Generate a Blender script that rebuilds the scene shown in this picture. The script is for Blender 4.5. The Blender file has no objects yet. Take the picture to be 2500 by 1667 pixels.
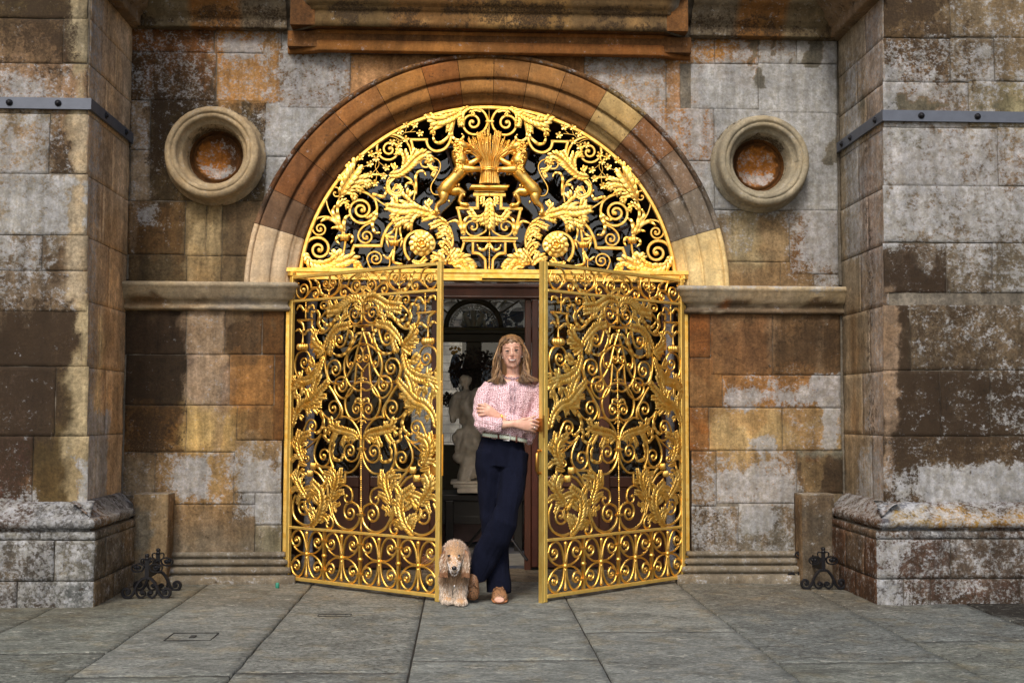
import bpy, bmesh, math, random, json
import numpy as np
from mathutils import Vector, Matrix
R=math.radians; PI=math.pi
random.seed(7); rs=np.random.RandomState(5)
sc=bpy.context.scene
# ---------------------------------------------------------------- camera
K=1.06
CAM=np.array([-0.1611,-7.5813,1.1062])*K; YAW,PIT,ROL,FPX=0.0419,0.0629,0.0033,2777.
_f=np.array([math.sin(YAW)*math.cos(PIT),math.cos(YAW)*math.cos(PIT),math.sin(PIT)])
_r=np.array([math.cos(YAW),-math.sin(YAW),0]);_u=np.cross(_r,_f)
RT=_r*math.cos(ROL)+_u*math.sin(ROL);UP=-_r*math.sin(ROL)+_u*math.cos(ROL)
cd=bpy.data.cameras.new('camera');cam=bpy.data.objects.new('camera',cd);sc.collection.objects.link(cam)
cd.sensor_width=36;cd.lens=36*FPX/2500;cd.clip_end=500;cd.clip_start=.05
m=Matrix.Identity(4)
for i in range(3):
    m[i][0]=RT[i];m[i][1]=UP[i];m[i][2]=-_f[i];m[i][3]=CAM[i]
cam.matrix_world=m;sc.camera=cam
# ---------------------------------------------------------------- light
sc.view_settings.view_transform='Standard';sc.view_settings.look='None';sc.view_settings.exposure=0.47
SEL,SAZ=46,196   # sun elevation, compass azimuth (0=+Y, clockwise)
w=bpy.data.worlds.new('World');sc.world=w;w.use_nodes=True;nt=w.node_tree
bg=nt.nodes['Background'];sky=nt.nodes.new('ShaderNodeTexSky');sky.sky_type='NISHITA';sky.sun_disc=False
sky.sun_elevation=R(SEL);sky.sun_rotation=R(SAZ);sky.air_density=1.0;sky.dust_density=4.0;sky.ozone_density=.6
nt.links.new(sky.outputs[0],bg.inputs[0]);bg.inputs[1].default_value=.13
sd=bpy.data.lights.new('sun','SUN');sd.energy=1.7;sd.angle=R(14);sd.color=(1,.94,.85)
so=bpy.data.objects.new('sun',sd);sc.collection.objects.link(so)
dv=Vector((math.sin(R(SAZ))*math.cos(R(SEL)),math.cos(R(SAZ))*math.cos(R(SEL)),math.sin(R(SEL))))
so.rotation_euler=dv.to_track_quat('Z','Y').to_euler();so.location=dv*20
# ---------------------------------------------------------------- helpers
def pxray(x,y): return _f+RT*(x-1250)/FPX+UP*(833.5-y)/FPX
def W(x,y,Y=0.):
    d=pxray(x,y);return CAM+d*((Y-CAM[1])/d[1])
def G(x,y,Z=0.):
    d=pxray(x,y);return CAM+d*((Z-CAM[2])/d[2])
def XP(x,y,X):
    d=pxray(x,y);return CAM+d*((X-CAM[0])/d[0])
def lin(c,k=1.):
    o=[]
    for v in c:
        v/=255;o.append(min(1,(v/12.92 if v<=.04045 else ((v+.055)/1.055)**2.4)*k))
    return tuple(o)
def tag(o,label,cat,group=None):
    o['label']=label;o['category']=cat
    if group:o['group']=group
    return o
def empty(name,loc=(0,0,0),rz=0):
    o=bpy.data.objects.new(name,None);sc.collection.objects.link(o);o.location=loc;o.rotation_euler=(0,0,rz);return o
class MB:
    def __init__(s): s.v=[];s.f=[];s.c=[];s.cc=(1,1,1,1)
    def add(s,vs,fs,col=None):
        n=len(s.v);s.v.extend(tuple(map(float,p)) for p in vs);s.f.extend(tuple(i+n for i in f) for f in fs)
        s.c.extend([col or s.cc]*len(vs))
    def box(s,a,b,col=None):
        x0,y0,z0=a;x1,y1,z1=b
        s.add([(x0,y0,z0),(x1,y0,z0),(x1,y1,z0),(x0,y1,z0),(x0,y0,z1),(x1,y0,z1),(x1,y1,z1),(x0,y1,z1)],
         [(0,3,2,1),(4,5,6,7),(0,1,5,4),(1,2,6,5),(2,3,7,6),(3,0,4,7)],col)
    def bar(s,p,q,w,h=None,up=(0,0,1)):
        h=h or w;p=Vector(p);q=Vector(q);t=(q-p).normalized();u=Vector(up)
        a=t.cross(u)
        if a.length<1e-3:a=t.cross(Vector((0,1,0)))
        a.normalize();b=a.cross(t)
        vs=[e+a*sx*w/2+b*sy*h/2 for e in(p,q) for sx,sy in((-1,-1),(1,-1),(1,1),(-1,1))]
        s.add(vs,[(0,3,2,1),(4,5,6,7),(0,1,5,4),(1,2,6,5),(2,3,7,6),(3,0,4,7)])
    def tube(s,pts,rad,n=8,ref=(1,0,0),cap=True,tw=0):
        """rad: scalar | list of scalars | list of (ra,rb); ra along ref"""
        P=[Vector(p) for p in pts];N=len(P)
        if not hasattr(rad,'__len__'):rad=[rad]*N
        ref=Vector(ref);vs=[]
        for i,p in enumerate(P):
            t=(P[min(i+1,N-1)]-P[max(i-1,0)]).normalized();a=ref-t*ref.dot(t)
            if a.length<.05:a=Vector((.3,.2,1))-t*Vector((.3,.2,1)).dot(t)
            a.normalize();b=t.cross(a);r_=rad[i];ra,rb=r_ if hasattr(r_,'__len__') else (r_,r_)
            for k in range(n):
                an=2*PI*k/n+tw*i;vs.append(p+a*ra*math.cos(an)+b*rb*math.sin(an))
        fs=[(i*n+k,i*n+(k+1)%n,(i+1)*n+(k+1)%n,(i+1)*n+k) for i in range(N-1) for k in range(n)]
        if cap: fs+=[tuple(range(n))[::-1],tuple(range((N-1)*n,N*n))]
        s.add(vs,fs)
    def lathe(s,prof,c=(0,0,0),n=16,axis='z'):
        vs=[];c=Vector(c)
        for r_,h in prof:
            for k in range(n):
                a=2*PI*k/n;x,y=r_*math.cos(a),r_*math.sin(a)
                vs.append(c+(Vector((x,y,h)) if axis=='z' else Vector((x,h,y)) if axis=='y' else Vector((h,x,y))))
        N=len(prof);fs=[(i*n+k,i*n+(k+1)%n,(i+1)*n+(k+1)%n,(i+1)*n+k) for i in range(N-1) for k in range(n)]
        fs+=[tuple(range(n))[::-1],tuple(range((N-1)*n,N*n))]
        s.add(vs,fs)
    def ball(s,c,r,n=10,m_=6):
        rx,ry,rz=r if hasattr(r,'__len__') else (r,r,r);c=Vector(c);vs=[];fs=[]
        for i in range(m_+1):
            ph=PI*i/m_
            for k in range(n):
                th=2*PI*k/n;vs.append(c+Vector((rx*math.sin(ph)*math.cos(th),ry*math.sin(ph)*math.sin(th),rz*math.cos(ph))))
        for i in range(m_):
            for k in range(n): fs.append((i*n+k,(i+1)*n+k,(i+1)*n+(k+1)%n,i*n+(k+1)%n))
        s.add(vs,fs)
    def build(s,name,mat,parent=None,smooth=False,col=False,recalc=True):
        me=bpy.data.meshes.new(name);me.from_pydata(s.v,[],s.f);me.update()
        if recalc:
            b=bmesh.new();b.from_mesh(me);bmesh.ops.recalc_face_normals(b,faces=b.faces);b.to_mesh(me);b.free()
        if col:
            a=me.color_attributes.new('Col','FLOAT_COLOR','POINT');a.data.foreach_set('color',np.array(s.c,dtype=np.float32).ravel())
        if smooth: me.polygons.foreach_set('use_smooth',[True]*len(me.polygons))
        return link(name,me,mat,parent)
def link(name,me,mat,parent=None):
    if mat: me.materials.append(mat)
    o=bpy.data.objects.new(name,me);sc.collection.objects.link(o)
    if parent:o.parent=parent
    return o
def copytree(o,parent=None):
    c=o.copy();sc.collection.objects.link(c);c.parent=parent
    for ch in [x for x in sc.objects if x.parent==o]: copytree(ch,c)
    return c
def crm(pts,step=None,n=8):
    """Catmull-Rom through points"""
    P=[np.array(p,float) for p in pts]
    if len(P)<3:return P
    P=[2*P[0]-P[1]]+P+[2*P[-1]-P[-2]];o=[]
    for i in range(1,len(P)-2):
        a,b_,c_,d=P[i-1:i+3];L=np.linalg.norm(c_-b_);k=max(1,int(math.ceil(L/step))) if step else n
        for j in range(k):
            t=j/k;o.append(.5*((2*b_)+(c_-a)*t+(2*a-5*b_+4*c_-d)*t*t+(3*b_-a-3*c_+d)*t**3))
    o.append(P[-2]);return o
# ---------------------------------------------------------------- node materials
def mat(name): 
    m=bpy.data.materials.new(name);m.use_nodes=True;return m,m.node_tree.nodes,m.node_tree.links,m.node_tree.nodes['Principled BSDF']
def nn(ns,t,**kw):
    n=ns.new('ShaderNode'+t)
    for k,v in kw.items(): setattr(n,k,v)
    return n
def noise(ns,ls,vec,scale,det=5,rough=.6,dist=0,dim='3D'):
    n=nn(ns,'TexNoise');n.inputs['Scale'].default_value=scale;n.inputs['Detail'].default_value=det;n.inputs['Roughness'].default_value=rough;n.inputs['Distortion'].default_value=dist
    ls.new(vec,n.inputs['Vector']);return n.outputs['Fac']
def mth(ns,ls,op,a,b=None,c=None,clamp=False):
    n=nn(ns,'Math',operation=op,use_clamp=clamp)
    for i,v in enumerate((a,b,c)):
        if v is None:continue
        if hasattr(v,'links'):ls.new(v,n.inputs[i])
        else:n.inputs[i].default_value=v
    return n.outputs[0]
def mixc(ns,ls,fac,a,b,bt='MIX'):
    n=nn(ns,'Mix',data_type='RGBA',blend_type=bt)
    for i,v in ((0,fac),(6,a),(7,b)):
        if hasattr(v,'links'):ls.new(v,n.inputs[i])
        elif i==0:n.inputs[0].default_value=v
        else:n.inputs[i].default_value=(*v[:3],1)
    return n.outputs[2]
def mr(ns,ls,v,a,b,c=0,d=1,smooth=True):
    n=nn(ns,'MapRange',interpolation_type='SMOOTHSTEP' if smooth else 'LINEAR')
    for i,x in enumerate((v,a,b,c,d)):
        if hasattr(x,'links'):ls.new(x,n.inputs[i])
        else:n.inputs[i].default_value=x
    return n.outputs[0]
def vscale(ns,ls,vec,s):
    n=nn(ns,'Mapping');n.inputs['Scale'].default_value=s;ls.new(vec,n.inputs[0]);return n.outputs[0]
def bump(ns,ls,h,st,dist,bs):
    b=nn(ns,'Bump');b.inputs['Strength'].default_value=st;b.inputs['Distance'].default_value=dist;ls.new(h,b.inputs['Height']);ls.new(b.outputs[0],bs.inputs['Normal']);return b
def simple(name,c,rough=.6,metal=0,var=.25,sc_=8,bmp=0,bsc=40,stretch=(1,1,1),spec=None,sheen=0):
    m,ns,ls,b=mat(name);tc=nn(ns,'TexCoord').outputs['Object'];v=vscale(ns,ls,tc,stretch)
    n=noise(ns,ls,v,sc_,6,.65);k=mr(ns,ls,n,.3,.7,1-var,1+var,False)
    col=mixc(ns,ls,1,c,(1,1,1),'MULTIPLY')
    cmb=nn(ns,'CombineColor');[ls.new(k,cmb.inputs[i]) for i in range(3)]
    col=mixc(ns,ls,1,c,cmb.outputs[0],'MULTIPLY');ls.new(col,b.inputs['Base Color'])
    b.inputs['Roughness'].default_value=rough;b.inputs['Metallic'].default_value=metal
    if spec is not None:b.inputs['Specular IOR Level'].default_value=spec
    if sheen:b.inputs['Sheen Weight'].default_value=sheen
    if bmp: bump(ns,ls,noise(ns,ls,v,bsc,4,.6),bmp,.004,b)
    return m
def stone_mat(name,white=(150,152,155),dark=(44,33,21),gs=1.0,wk=1.0,vk=1.0,bs_=.55):
    """vertex attribute Col = stone colour, WD = how much lichen (R), dark growth (G), wash streaks (B)"""
    m,ns,ls,b=mat(name);tc=nn(ns,'TexCoord').outputs['Object']
    at=nn(ns,'Attribute',attribute_name='Col');wd=nn(ns,'Attribute',attribute_name='WD');sep=nn(ns,'SeparateColor');ls.new(wd.outputs['Color'],sep.inputs[0])
    big=noise(ns,ls,tc,2.6*gs,8,.62,.6);fine=noise(ns,ls,tc,55*gs,6,.75);mid=noise(ns,ls,tc,13*gs,7,.7,.3)
    st=noise(ns,ls,vscale(ns,ls,tc,(9,9,.7)),1.6,6,.6,.4)
    k=mth(ns,ls,'MULTIPLY',mr(ns,ls,big,.32,.68,.62,1.38,False),mr(ns,ls,fine,.28,.72,.5,1.5,False))
    k=mth(ns,ls,'MULTIPLY',k,mr(ns,ls,st,.35,.65,.72,1.22,False));k=mth(ns,ls,'MULTIPLY',k,mr(ns,ls,mid,.35,.65,.72,1.28,False))
    k=mth(ns,ls,'MULTIPLY_ADD',k,vk,1-vk)
    cmb=nn(ns,'CombineColor');[ls.new(k,cmb.inputs[i]) for i in range(3)]
    col=mixc(ns,ls,1,at.outputs['Color'],cmb.outputs[0],'MULTIPLY')
    # warm/cool drift
    hue=noise(ns,ls,tc,6*gs,5,.6);col=mixc(ns,ls,mr(ns,ls,hue,.45,.65,0,.22),col,mixc(ns,ls,1,col,(1.25,1.0,.62),'MULTIPLY'))
    def mask(dens,sc1,sc2,off):
        n1=noise(ns,ls,vscale(ns,ls,tc,(1+off,1,1-off*.3)),sc1,8,.72,.2);n2=noise(ns,ls,tc,sc2,4,.6,.5)
        n=mth(ns,ls,'ADD',mth(ns,ls,'MULTIPLY',n1,.62),mth(ns,ls,'MULTIPLY',n2,.38))
        n=mr(ns,ls,n,.33,.67,0,1,False)
        th=mth(ns,ls,'SUBTRACT',1.0,dens)
        return mr(ns,ls,n,mth(ns,ls,'SUBTRACT',th,.15),mth(ns,ls,'ADD',th,.17),0,1)
    md=mask(sep.outputs[1],42*gs,11*gs,.15);mw=mask(sep.outputs[0],58*gs,13*gs,-.1)
    gr_n=noise(ns,ls,tc,75*gs,5,.75);dfac=mth(ns,ls,'MULTIPLY',md,mr(ns,ls,gr_n,.42,.62,.95,.45));col=mixc(ns,ls,dfac,col,lin(dark,1.1))
    wn=noise(ns,ls,tc,20,6,.7);wcol=mixc(ns,ls,mr(ns,ls,wn,.4,.6,0,1),lin(white,wk),lin((white[0]-22,white[1]-24,white[2]-30),wk))
    blue=noise(ns,ls,tc,70,3,.6);wcol=mixc(ns,ls,mr(ns,ls,blue,.6,.68,0,.5),wcol,lin((92,104,124),wk))
    k2=nn(ns,'CombineColor');km=mth(ns,ls,'MULTIPLY_ADD',k,.55,.45);[ls.new(km,k2.inputs[i]) for i in range(3)];wcol=mixc(ns,ls,1,wcol,k2.outputs[0],'MULTIPLY');col=mixc(ns,ls,mth(ns,ls,'MULTIPLY',mw,.8),col,wcol)
    ls.new(col,b.inputs['Base Color']);b.inputs['Roughness'].default_value=.88;b.inputs['Specular IOR Level'].default_value=.25
    h=mth(ns,ls,'ADD',mth(ns,ls,'MULTIPLY',fine,.6),mth(ns,ls,'ADD',mth(ns,ls,'MULTIPLY',mw,.25),mth(ns,ls,'ADD',mth(ns,ls,'MULTIPLY',md,-.35),mth(ns,ls,'MULTIPLY',mid,.5))))
    bump(ns,ls,h,bs_,.008,b)
    return m
M_ST=stone_mat('weathered_stone')
M_SM=stone_mat('moulded_stone',vk=.6,bs_=.22)
def gold_mat():
    m,ns,ls,b=mat('gilded_iron');tc=nn(ns,'TexCoord').outputs['Object']
    n=noise(ns,ls,tc,22,5,.6);n2=noise(ns,ls,tc,120,3,.6)
    col=mixc(ns,ls,mr(ns,ls,n,.35,.65,0,1),(1.0,.67,.19),(.90,.50,.085));ls.new(col,b.inputs['Base Color'])
    b.inputs['Metallic'].default_value=1;ls.new(mr(ns,ls,n2,.3,.7,.30,.50,False),b.inputs['Roughness'])
    bump(ns,ls,mth(ns,ls,'ADD',n2,mth(ns,ls,'MULTIPLY',n,1.5)),.16,.003,b);return m
M_GOLD=gold_mat()
M_IRON=simple('black_iron',(.004,.004,.006),.5,0,.3,30,.2,60,spec=.3)
M_STEEL=simple('galvanised_band',lin((92,98,110),.85),.5,.4,.12,14,.15,60,(1,1,1))
# ---------------------------------------------------------------- stone building blocks
ST=.86   # display colour -> albedo
def finish_stone(name,V,F,C,D,parent=None,m_=None,smooth=False):
    me=bpy.data.meshes.new(name);me.vertices.add(len(V));me.vertices.foreach_set('co',np.asarray(V,np.float32).ravel())
    F=np.asarray(F,np.int32);me.loops.add(F.size);me.loops.foreach_set('vertex_index',F.ravel())
    me.polygons.add(len(F));me.polygons.foreach_set('loop_start',np.arange(0,F.size,4,dtype=np.int32));me.polygons.foreach_set('loop_total',np.full(len(F),4,np.int32))
    me.update();me.validate()
    a=me.color_attributes.new('Col','FLOAT_COLOR','POINT');a.data.foreach_set('color',np.concatenate([C,np.ones((len(C),1))],1).astype(np.float32).ravel())
    a=me.color_attributes.new('WD','FLOAT_COLOR','POINT');a.data.foreach_set('color',np.concatenate([D,np.zeros((len(D),1)),np.ones((len(D),1))],1).astype(np.float32).ravel())
    if smooth: me.polygons.foreach_set('use_smooth',[True]*len(me.polygons))
    return link(name,me,m_ or M_ST,parent)
def vn(P,s,seed):
    """cheap value noise on Nx2 points"""
    r=np.random.RandomState(seed).rand(64,64);q=P*s+seed*3.7;i=np.floor(q).astype(int);f=q-i;f=f*f*(3-2*f)
    g=lambda a,b_:r[(i[:,0]+a)%64,(i[:,1]+b_)%64]
    return (g(0,0)*(1-f[:,0])+g(1,0)*f[:,0])*(1-f[:,1])+(g(0,1)*(1-f[:,0])+g(1,1)*f[:,0])*f[:,1]
def apply_patches(uv,C,D,patches):
    wob=(vn(uv,5,3)-.5)*.10+(vn(uv,17,4)-.5)*.05+(vn(uv,45,5)-.5)*.03
    for p in patches:
        (u0,v0,u1,v1),soft,kind,val=p[:4]
        du=np.maximum(u0-uv[:,0],uv[:,0]-u1);dv=np.maximum(v0-uv[:,1],uv[:,1]-v1)
        d=np.maximum(du,dv)+wob*(1.1 if len(p)<6 else p[5]);k=np.clip(.5-d/max(soft*(1.5 if soft>.025 else 1),1e-3),0,1)[:,None];k=k*k*(3-2*k)
        if kind=='c': C[:]=C*(1-k*val)+k*val*np.array(lin(p[4],ST))
        else:
            j='wd'.index(kind);D[:,j:j+1]=np.clip(D[:,j:j+1]*(1-k)+k*val if val>=0 else D[:,j:j+1]*(1+k*val),0,1)
BR=1.0
def stone_wall(name,O,U,V_,N,blocks,patches=(),cell=.018,cut=None,gap=.0014,deep=.005,jit=.0018,parent=None,m_=None):
    O,U,V_,N=[np.array(a,float) for a in(O,U,V_,N)]
    VV=[];FF=[];CC=[];DD=[];UV=[];n0=0
    for bi,(u0,v0,u1,v1,c,wv,dk) in enumerate(blocks):
        if u1<u0:u0,u1=u1,u0
        if v1<v0:v0,v1=v1,v0
        a0,a1,b0,b1=u0+gap,u1-gap,v0+gap,v1-gap
        if a1-a0<.01 or b1-b0<.01:continue
        nu=max(2,int((a1-a0)/cell));nv=max(2,int((b1-b0)/cell))
        e=.0035
        us=np.concatenate([[a0],np.linspace(a0+e,a1-e,nu+1),[a1]]);vs=np.concatenate([[b0],np.linspace(b0+e,b1-e,nv+1),[b1]])
        gu,gv=np.meshgrid(us,vs,indexing='ij');uv=np.stack([gu.ravel(),gv.ravel()],1)
        iu,iv=np.meshgrid(np.arange(len(us)),np.arange(len(vs)),indexing='ij');edge=((iu==0)|(iu==len(us)-1)|(iv==0)|(iv==len(vs)-1)).ravel()
        r=np.random.RandomState(bi+len(name)*31)
        h=r.uniform(-jit,jit)+(uv[:,0]-u0)*r.uniform(-.004,.004)+(vn(uv,7,2)-.5)*.005*(1+dk*2)+(vn(uv,24,6)-.5)*.003
        h=np.where(edge,h-deep,h)
        q=uv.copy();q[:,0]+=np.where(edge,(vn(uv,30,8)-.5)*.003,0);q[:,1]+=np.where(edge,(vn(uv,30,9)-.5)*.003,0)
        P=O+q[:,:1]*U+q[:,1:]*V_+h[:,None]*N
        nU,nV=len(us),len(vs);idx=np.arange(nU*nV).reshape(nU,nV)
        F=np.stack([idx[:-1,:-1],idx[1:,:-1],idx[1:,1:],idx[:-1,1:]],-1).reshape(-1,4)
        if cut is not None:
            cen=uv[F].mean(1);F=F[~cut(cen)]
        cc=np.array(lin(c,ST))*r.uniform(.92,1.08);col=np.tile(cc,(len(uv),1));d=np.tile([wv,dk],(len(uv),1)).astype(float)
        edist=np.minimum(np.minimum(uv[:,0]-u0,u1-uv[:,0]),np.minimum(uv[:,1]-v0,v1-uv[:,1]))
        col*=(1-.25*np.exp(-edist/.006))[:,None]
        VV.append(P);FF.append(F+n0);CC.append(col);DD.append(d);UV.append(uv);n0+=len(uv)
    VV=np.concatenate(VV);FF=np.concatenate(FF);CC=np.concatenate(CC);DD=np.concatenate(DD);UV=np.concatenate(UV)
    if len(blocks)>3:
        for amp,fr,mixk,sd_ in ((.24,3.0,.34,41),(.09,10,.34,47),(0,0,.30,53)):
            if amp: Q=UV+np.stack([vn(UV,fr,sd_)-.5,vn(UV,fr,sd_+1)-.5],1)*amp*2
            else: Q=UV+np.stack([(vn(UV,14,sd_)-.5)*.05,np.clip(vn(UV*np.array([1,.15]),13,sd_+2)-.25,0,1)*.55],1)
            C2=CC.copy();D2=DD.copy()
            for (u0,v0,u1,v1,c,wv,dk) in blocks:
                a_,b_=sorted((u0,u1));c_,d_=sorted((v0,v1));k=(Q[:,0]>=a_)&(Q[:,0]<b_)&(Q[:,1]>=c_)&(Q[:,1]<d_)
                C2[k]=np.array(lin(c,ST));D2[k]=(wv,dk)
            CC=CC*(1-mixk)+C2*mixk;DD=DD*(1-mixk)+D2*mixk
    apply_patches(UV,CC,DD,patches)
    g_=CC.mean(1,keepdims=True);CC=(g_+(CC-g_)*.93)*np.array([1.,.985,.92])*BR
    used=np.zeros(len(VV),bool);used[FF.ravel()]=True;mp=np.cumsum(used)-1
    if np.dot(np.cross(U,V_),N)<0:FF=FF[:,::-1]
    return finish_stone(name,VV[used],mp[FF],CC[used],DD[used],parent,m_)
def mould(name,path,prof,cols,parent=None,wd=(.15,.1),patches=(),seg=.05,side=1,m_=None,closed=False,rough=.0012):
    """sweep profile [(out,z)..] along a plan path [(x,y)..]; cols: list of (length,rgb) stones"""
    P=[np.array(p,float) for p in path];N=len(P);nor=[]
    for i in range(N-1):
        t=(P[i+1]-P[i]);t/=np.linalg.norm(t);nor.append(np.array([t[1],-t[0]])*side)
    pts=[];mit=[];s_=[];L=0
    for i in range(N):
        a=nor[max(i-1,0)];b_=nor[min(i,N-2)];mm_=(a+b_);mm_/=np.linalg.norm(mm_);mm_/=max(.3,mm_@a)
        if i<N-1:
            ln=np.linalg.norm(P[i+1]-P[i]);k=max(1,int(ln/seg))
            for j in range(k):
                pts.append(P[i]+(P[i+1]-P[i])*j/k);mit.append(mm_ if j==0 else nor[i]);s_.append(L+ln*j/k)
            L+=ln
        else: pts.append(P[i]);mit.append(mm_);s_.append(L)
    # densify profile
    pr=[]
    for (a,z0),(b_,z1) in zip(prof[:-1],prof[1:]):
        k=max(1,int(math.hypot(b_-a,z1-z0)/.03));pr+=[(a+(b_-a)*j/k,z0+(z1-z0)*j/k) for j in range(k)]
    pr.append(prof[-1]);n=len(pr);V=[];C=[];UV=[]
    bounds=[];acc=0
    ci=0
    while acc<L+1e-6:
        ln,c=cols[ci%len(cols)];bounds.append((acc,acc+ln,c));acc+=ln;ci+=1
    for p,mm_,s in zip(pts,mit,s_):
        c=next((b_[2] for b_ in bounds if b_[0]<=s+1e-6<b_[1]+1e-6),bounds[-1][2])
        for j,(o,z) in enumerate(pr):
            q=p+mm_*(o+random.uniform(-rough,rough));V.append((q[0],q[1],z+random.uniform(-rough,rough)*.5));C.append(lin(c,ST));UV.append((s,z))
    F=[(i*n+j,(i+1)*n+j,(i+1)*n+j+1,i*n+j+1) for i in range(len(pts)-1) for j in range(n-1)]
    C=np.array(C);D=np.tile(wd,(len(C),1)).astype(float);apply_patches(np.array(UV),C,D,patches)
    return finish_stone(name,V,F,C,D,parent,m_ or M_SM)
def arc_mould(name,cx,cz,prof,a0,a1,col,parent=None,wd=(.1,.1),seg=3,rough=.0015,m_=None,smooth=False):
    """sweep profile [(r,y)..] round an arc in XZ between degrees"""
    n=max(2,int(abs(a1-a0)/seg));pr=[]
    for (a,y0),(b_,y1) in zip(prof[:-1],prof[1:]):
        k=max(1,int(math.hypot(b_-a,y1-y0)/.035));pr+=[(a+(b_-a)*j/k,y0+(y1-y0)*j/k) for j in range(k)]
    pr.append(prof[-1]);V=[];k=len(pr)
    for i in range(n+1):
        a=R(a0+(a1-a0)*i/n)
        for r_,y in pr: 
            r2=r_+random.uniform(-rough,rough);V.append((cx+r2*math.cos(a),y+random.uniform(-rough,rough),cz+r2*math.sin(a)))
    F=[(i*k+j,(i+1)*k+j,(i+1)*k+j+1,i*k+j+1) for i in range(n) for j in range(k-1)]
    C=np.tile(lin(col,ST),(len(V),1));D=np.tile(wd,(len(V),1)).astype(float)
    return V,F,C,D
# ---------------------------------------------------------------- architecture
ZP={'1':(0,0,2.24),'2':(0,680,1.913),'3':(1660,0,2.24),'4':(1660,650,1.845),'5':(600,0,1.96)}
def zpx(p,x,y):
    a,b_,s=ZP[p];return a+x/s,b_+y/s
def rect(p,r,plane):
    """panel rect -> (u0,v0,u1,v1) on plane ('Y',y) or ('X',x)"""
    x0,y0,x1,y1=r;f=(lambda x,y:W(*zpx(p,x,y),plane[1])) if plane[0]=='Y' else (lambda x,y:XP(*zpx(p,x,y),plane[1]))
    k=0 if plane[0]=='Y' else 1;xm,ym=(x0+x1)/2,(y0+y1)/2
    u0,u1=f(x0,ym)[k],f(x1,ym)[k]
    return (min(u0,u1),f(xm,y1)[2],max(u0,u1),f(xm,y0)[2])
def blocks(p,plane,items): return [(*rect(p,i[:4],plane),*i[4:]) for i in items]
def patches(p,plane,items): return [(rect(p,i[0],plane),*i[1:]) for i in items]
Y0=('Y',0.);YB=-.886;YF=('Y',YB);AX,AZ,RO,RI=0.0,2.025,1.715,1.37
# façade blocks between the buttresses
B=blocks('1',Y0,[(712,100,1170,285,(112,70,30),.36,.35),(712,285,1180,550,(76,56,32),.42,.35),(1170,100,1185,560,(92,90,86),0,0),(1185,120,1540,292,(160,112,52),.5,.05),(1185,292,1505,560,(158,118,70),.36,.05),
 (1540,120,1640,300,(120,105,85),.62,.1),(1505,300,1640,560,(140,110,80),.7,.05),
 (712,550,820,820,(128,108,85),.46,.2),(712,820,835,1100,(135,120,102),.34,.15),(820,550,1450,1100,(72,60,40),.25,.42),(1450,560,2100,860,(140,135,128),.93,0),(1450,860,2000,1110,(130,124,116),.8,.05),
 (700,1100,1012,1392,(92,68,38),.18,.3),(1012,1100,1128,1400,(158,138,102),.05,.05),(1128,1100,1215,1400,(156,136,100),.05,.05),(1215,1100,1500,1400,(112,92,66),.05,.2),
 (700,1392,1020,1600,(78,66,46),.1,.3),(1020,1400,1210,1600,(132,110,76),.08,.1),(1210,1400,1500,1600,(104,88,64),.1,.2)])
B+=blocks('2',Y0,[(585,120,870,355,(52,39,26),.1,.45),(870,120,1050,355,(142,120,98),.3,.05),(1050,120,1225,355,(76,58,38),.1,.3),(1225,120,1350,355,(92,62,28),.05,.15),
 (585,355,870,592,(46,36,24),.05,.5),(870,355,1070,592,(138,118,102),.25,.05),(1070,355,1280,592,(138,98,52),.12,.1),(1280,355,1350,755,(88,56,22),.05,.2),
 (580,592,870,810,(100,72,36),.15,.42),(870,592,1105,810,(150,124,78),.18,.12),(1105,592,1280,755,(100,74,42),.1,.2),
 (575,810,722,1020,(122,108,88),.32,.1),(722,810,1093,1055,(132,104,66),.36,.25),(1093,755,1350,1000,(132,112,84),.42,.22),(1093,1000,1190,1055,(52,40,26),.1,.3),(1190,1000,1350,1150,(132,124,112),.62,.2),
 (780,1055,1190,1300,(118,98,74),.12,.15),(1190,1150,1350,1300,(112,106,84),.22,.12),(600,1020,790,1300,(120,100,76),.2,.2)])
B+=blocks('5',Y0,[(80,130,160,500,(150,112,66),.4,.05),(160,245,500,520,(112,82,48),.66,.05),(500,262,1010,540,(150,112,74),.14,.05),(1010,262,1620,540,(140,100,62),.1,.1),(1620,265,2012,640,(150,118,82),.6,.04),(2012,170,2080,640,(142,108,78),.3,.05)])
B+=blocks('3',Y0,[(-80,210,190,350,(152,108,52),.5,.1),(190,210,430,350,(150,104,44),.55,.1),(430,210,640,350,(130,112,92),.62,.1),(640,210,862,350,(140,130,120),.8,.05),(60,350,430,600,(142,138,132),.94,0),(430,350,862,620,(140,137,132),.95,0),
 (-200,590,188,880,(158,112,60),.62,.04),(-200,880,190,1150,(128,120,110),.8,.05),(188,600,862,1150,(128,122,112),.84,.05),(-100,1150,195,1440,(124,112,96),.4,.1),(190,1150,600,1432,(124,104,76),.12,.15),(600,1150,866,1500,(110,78,44),.66,.06),
 (220,1432,550,1600,(112,90,62),.1,.15),(550,1432,735,1600,(106,86,60),.25,.15),(735,1500,870,1600,(120,110,98),.5,.1)])
B+=blocks('4',Y0,[(20,200,138,412,(120,72,28),.05,.25),(138,200,418,490,(104,74,46),.06,.25),(418,200,725,490,(84,64,42),.1,.35),(20,412,192,635,(118,86,50),.12,.15),(192,490,725,637,(142,100,52),.5,.08),
 (20,635,132,832,(118,72,26),.2,.15),(132,637,462,830,(158,134,92),.14,.06),(462,637,728,830,(150,126,88),.35,.05),(20,832,165,1080,(124,98,66),.5,.2),(165,830,527,1068,(134,106,72),.55,.12),(527,830,735,1022,(70,56,40),.05,.3),
 (20,1080,265,1310,(104,94,82),.5,.3),(265,1068,527,1310,(106,100,90),.35,.3),(527,1022,735,1310,(110,98,80),.2,.2)])
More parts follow.
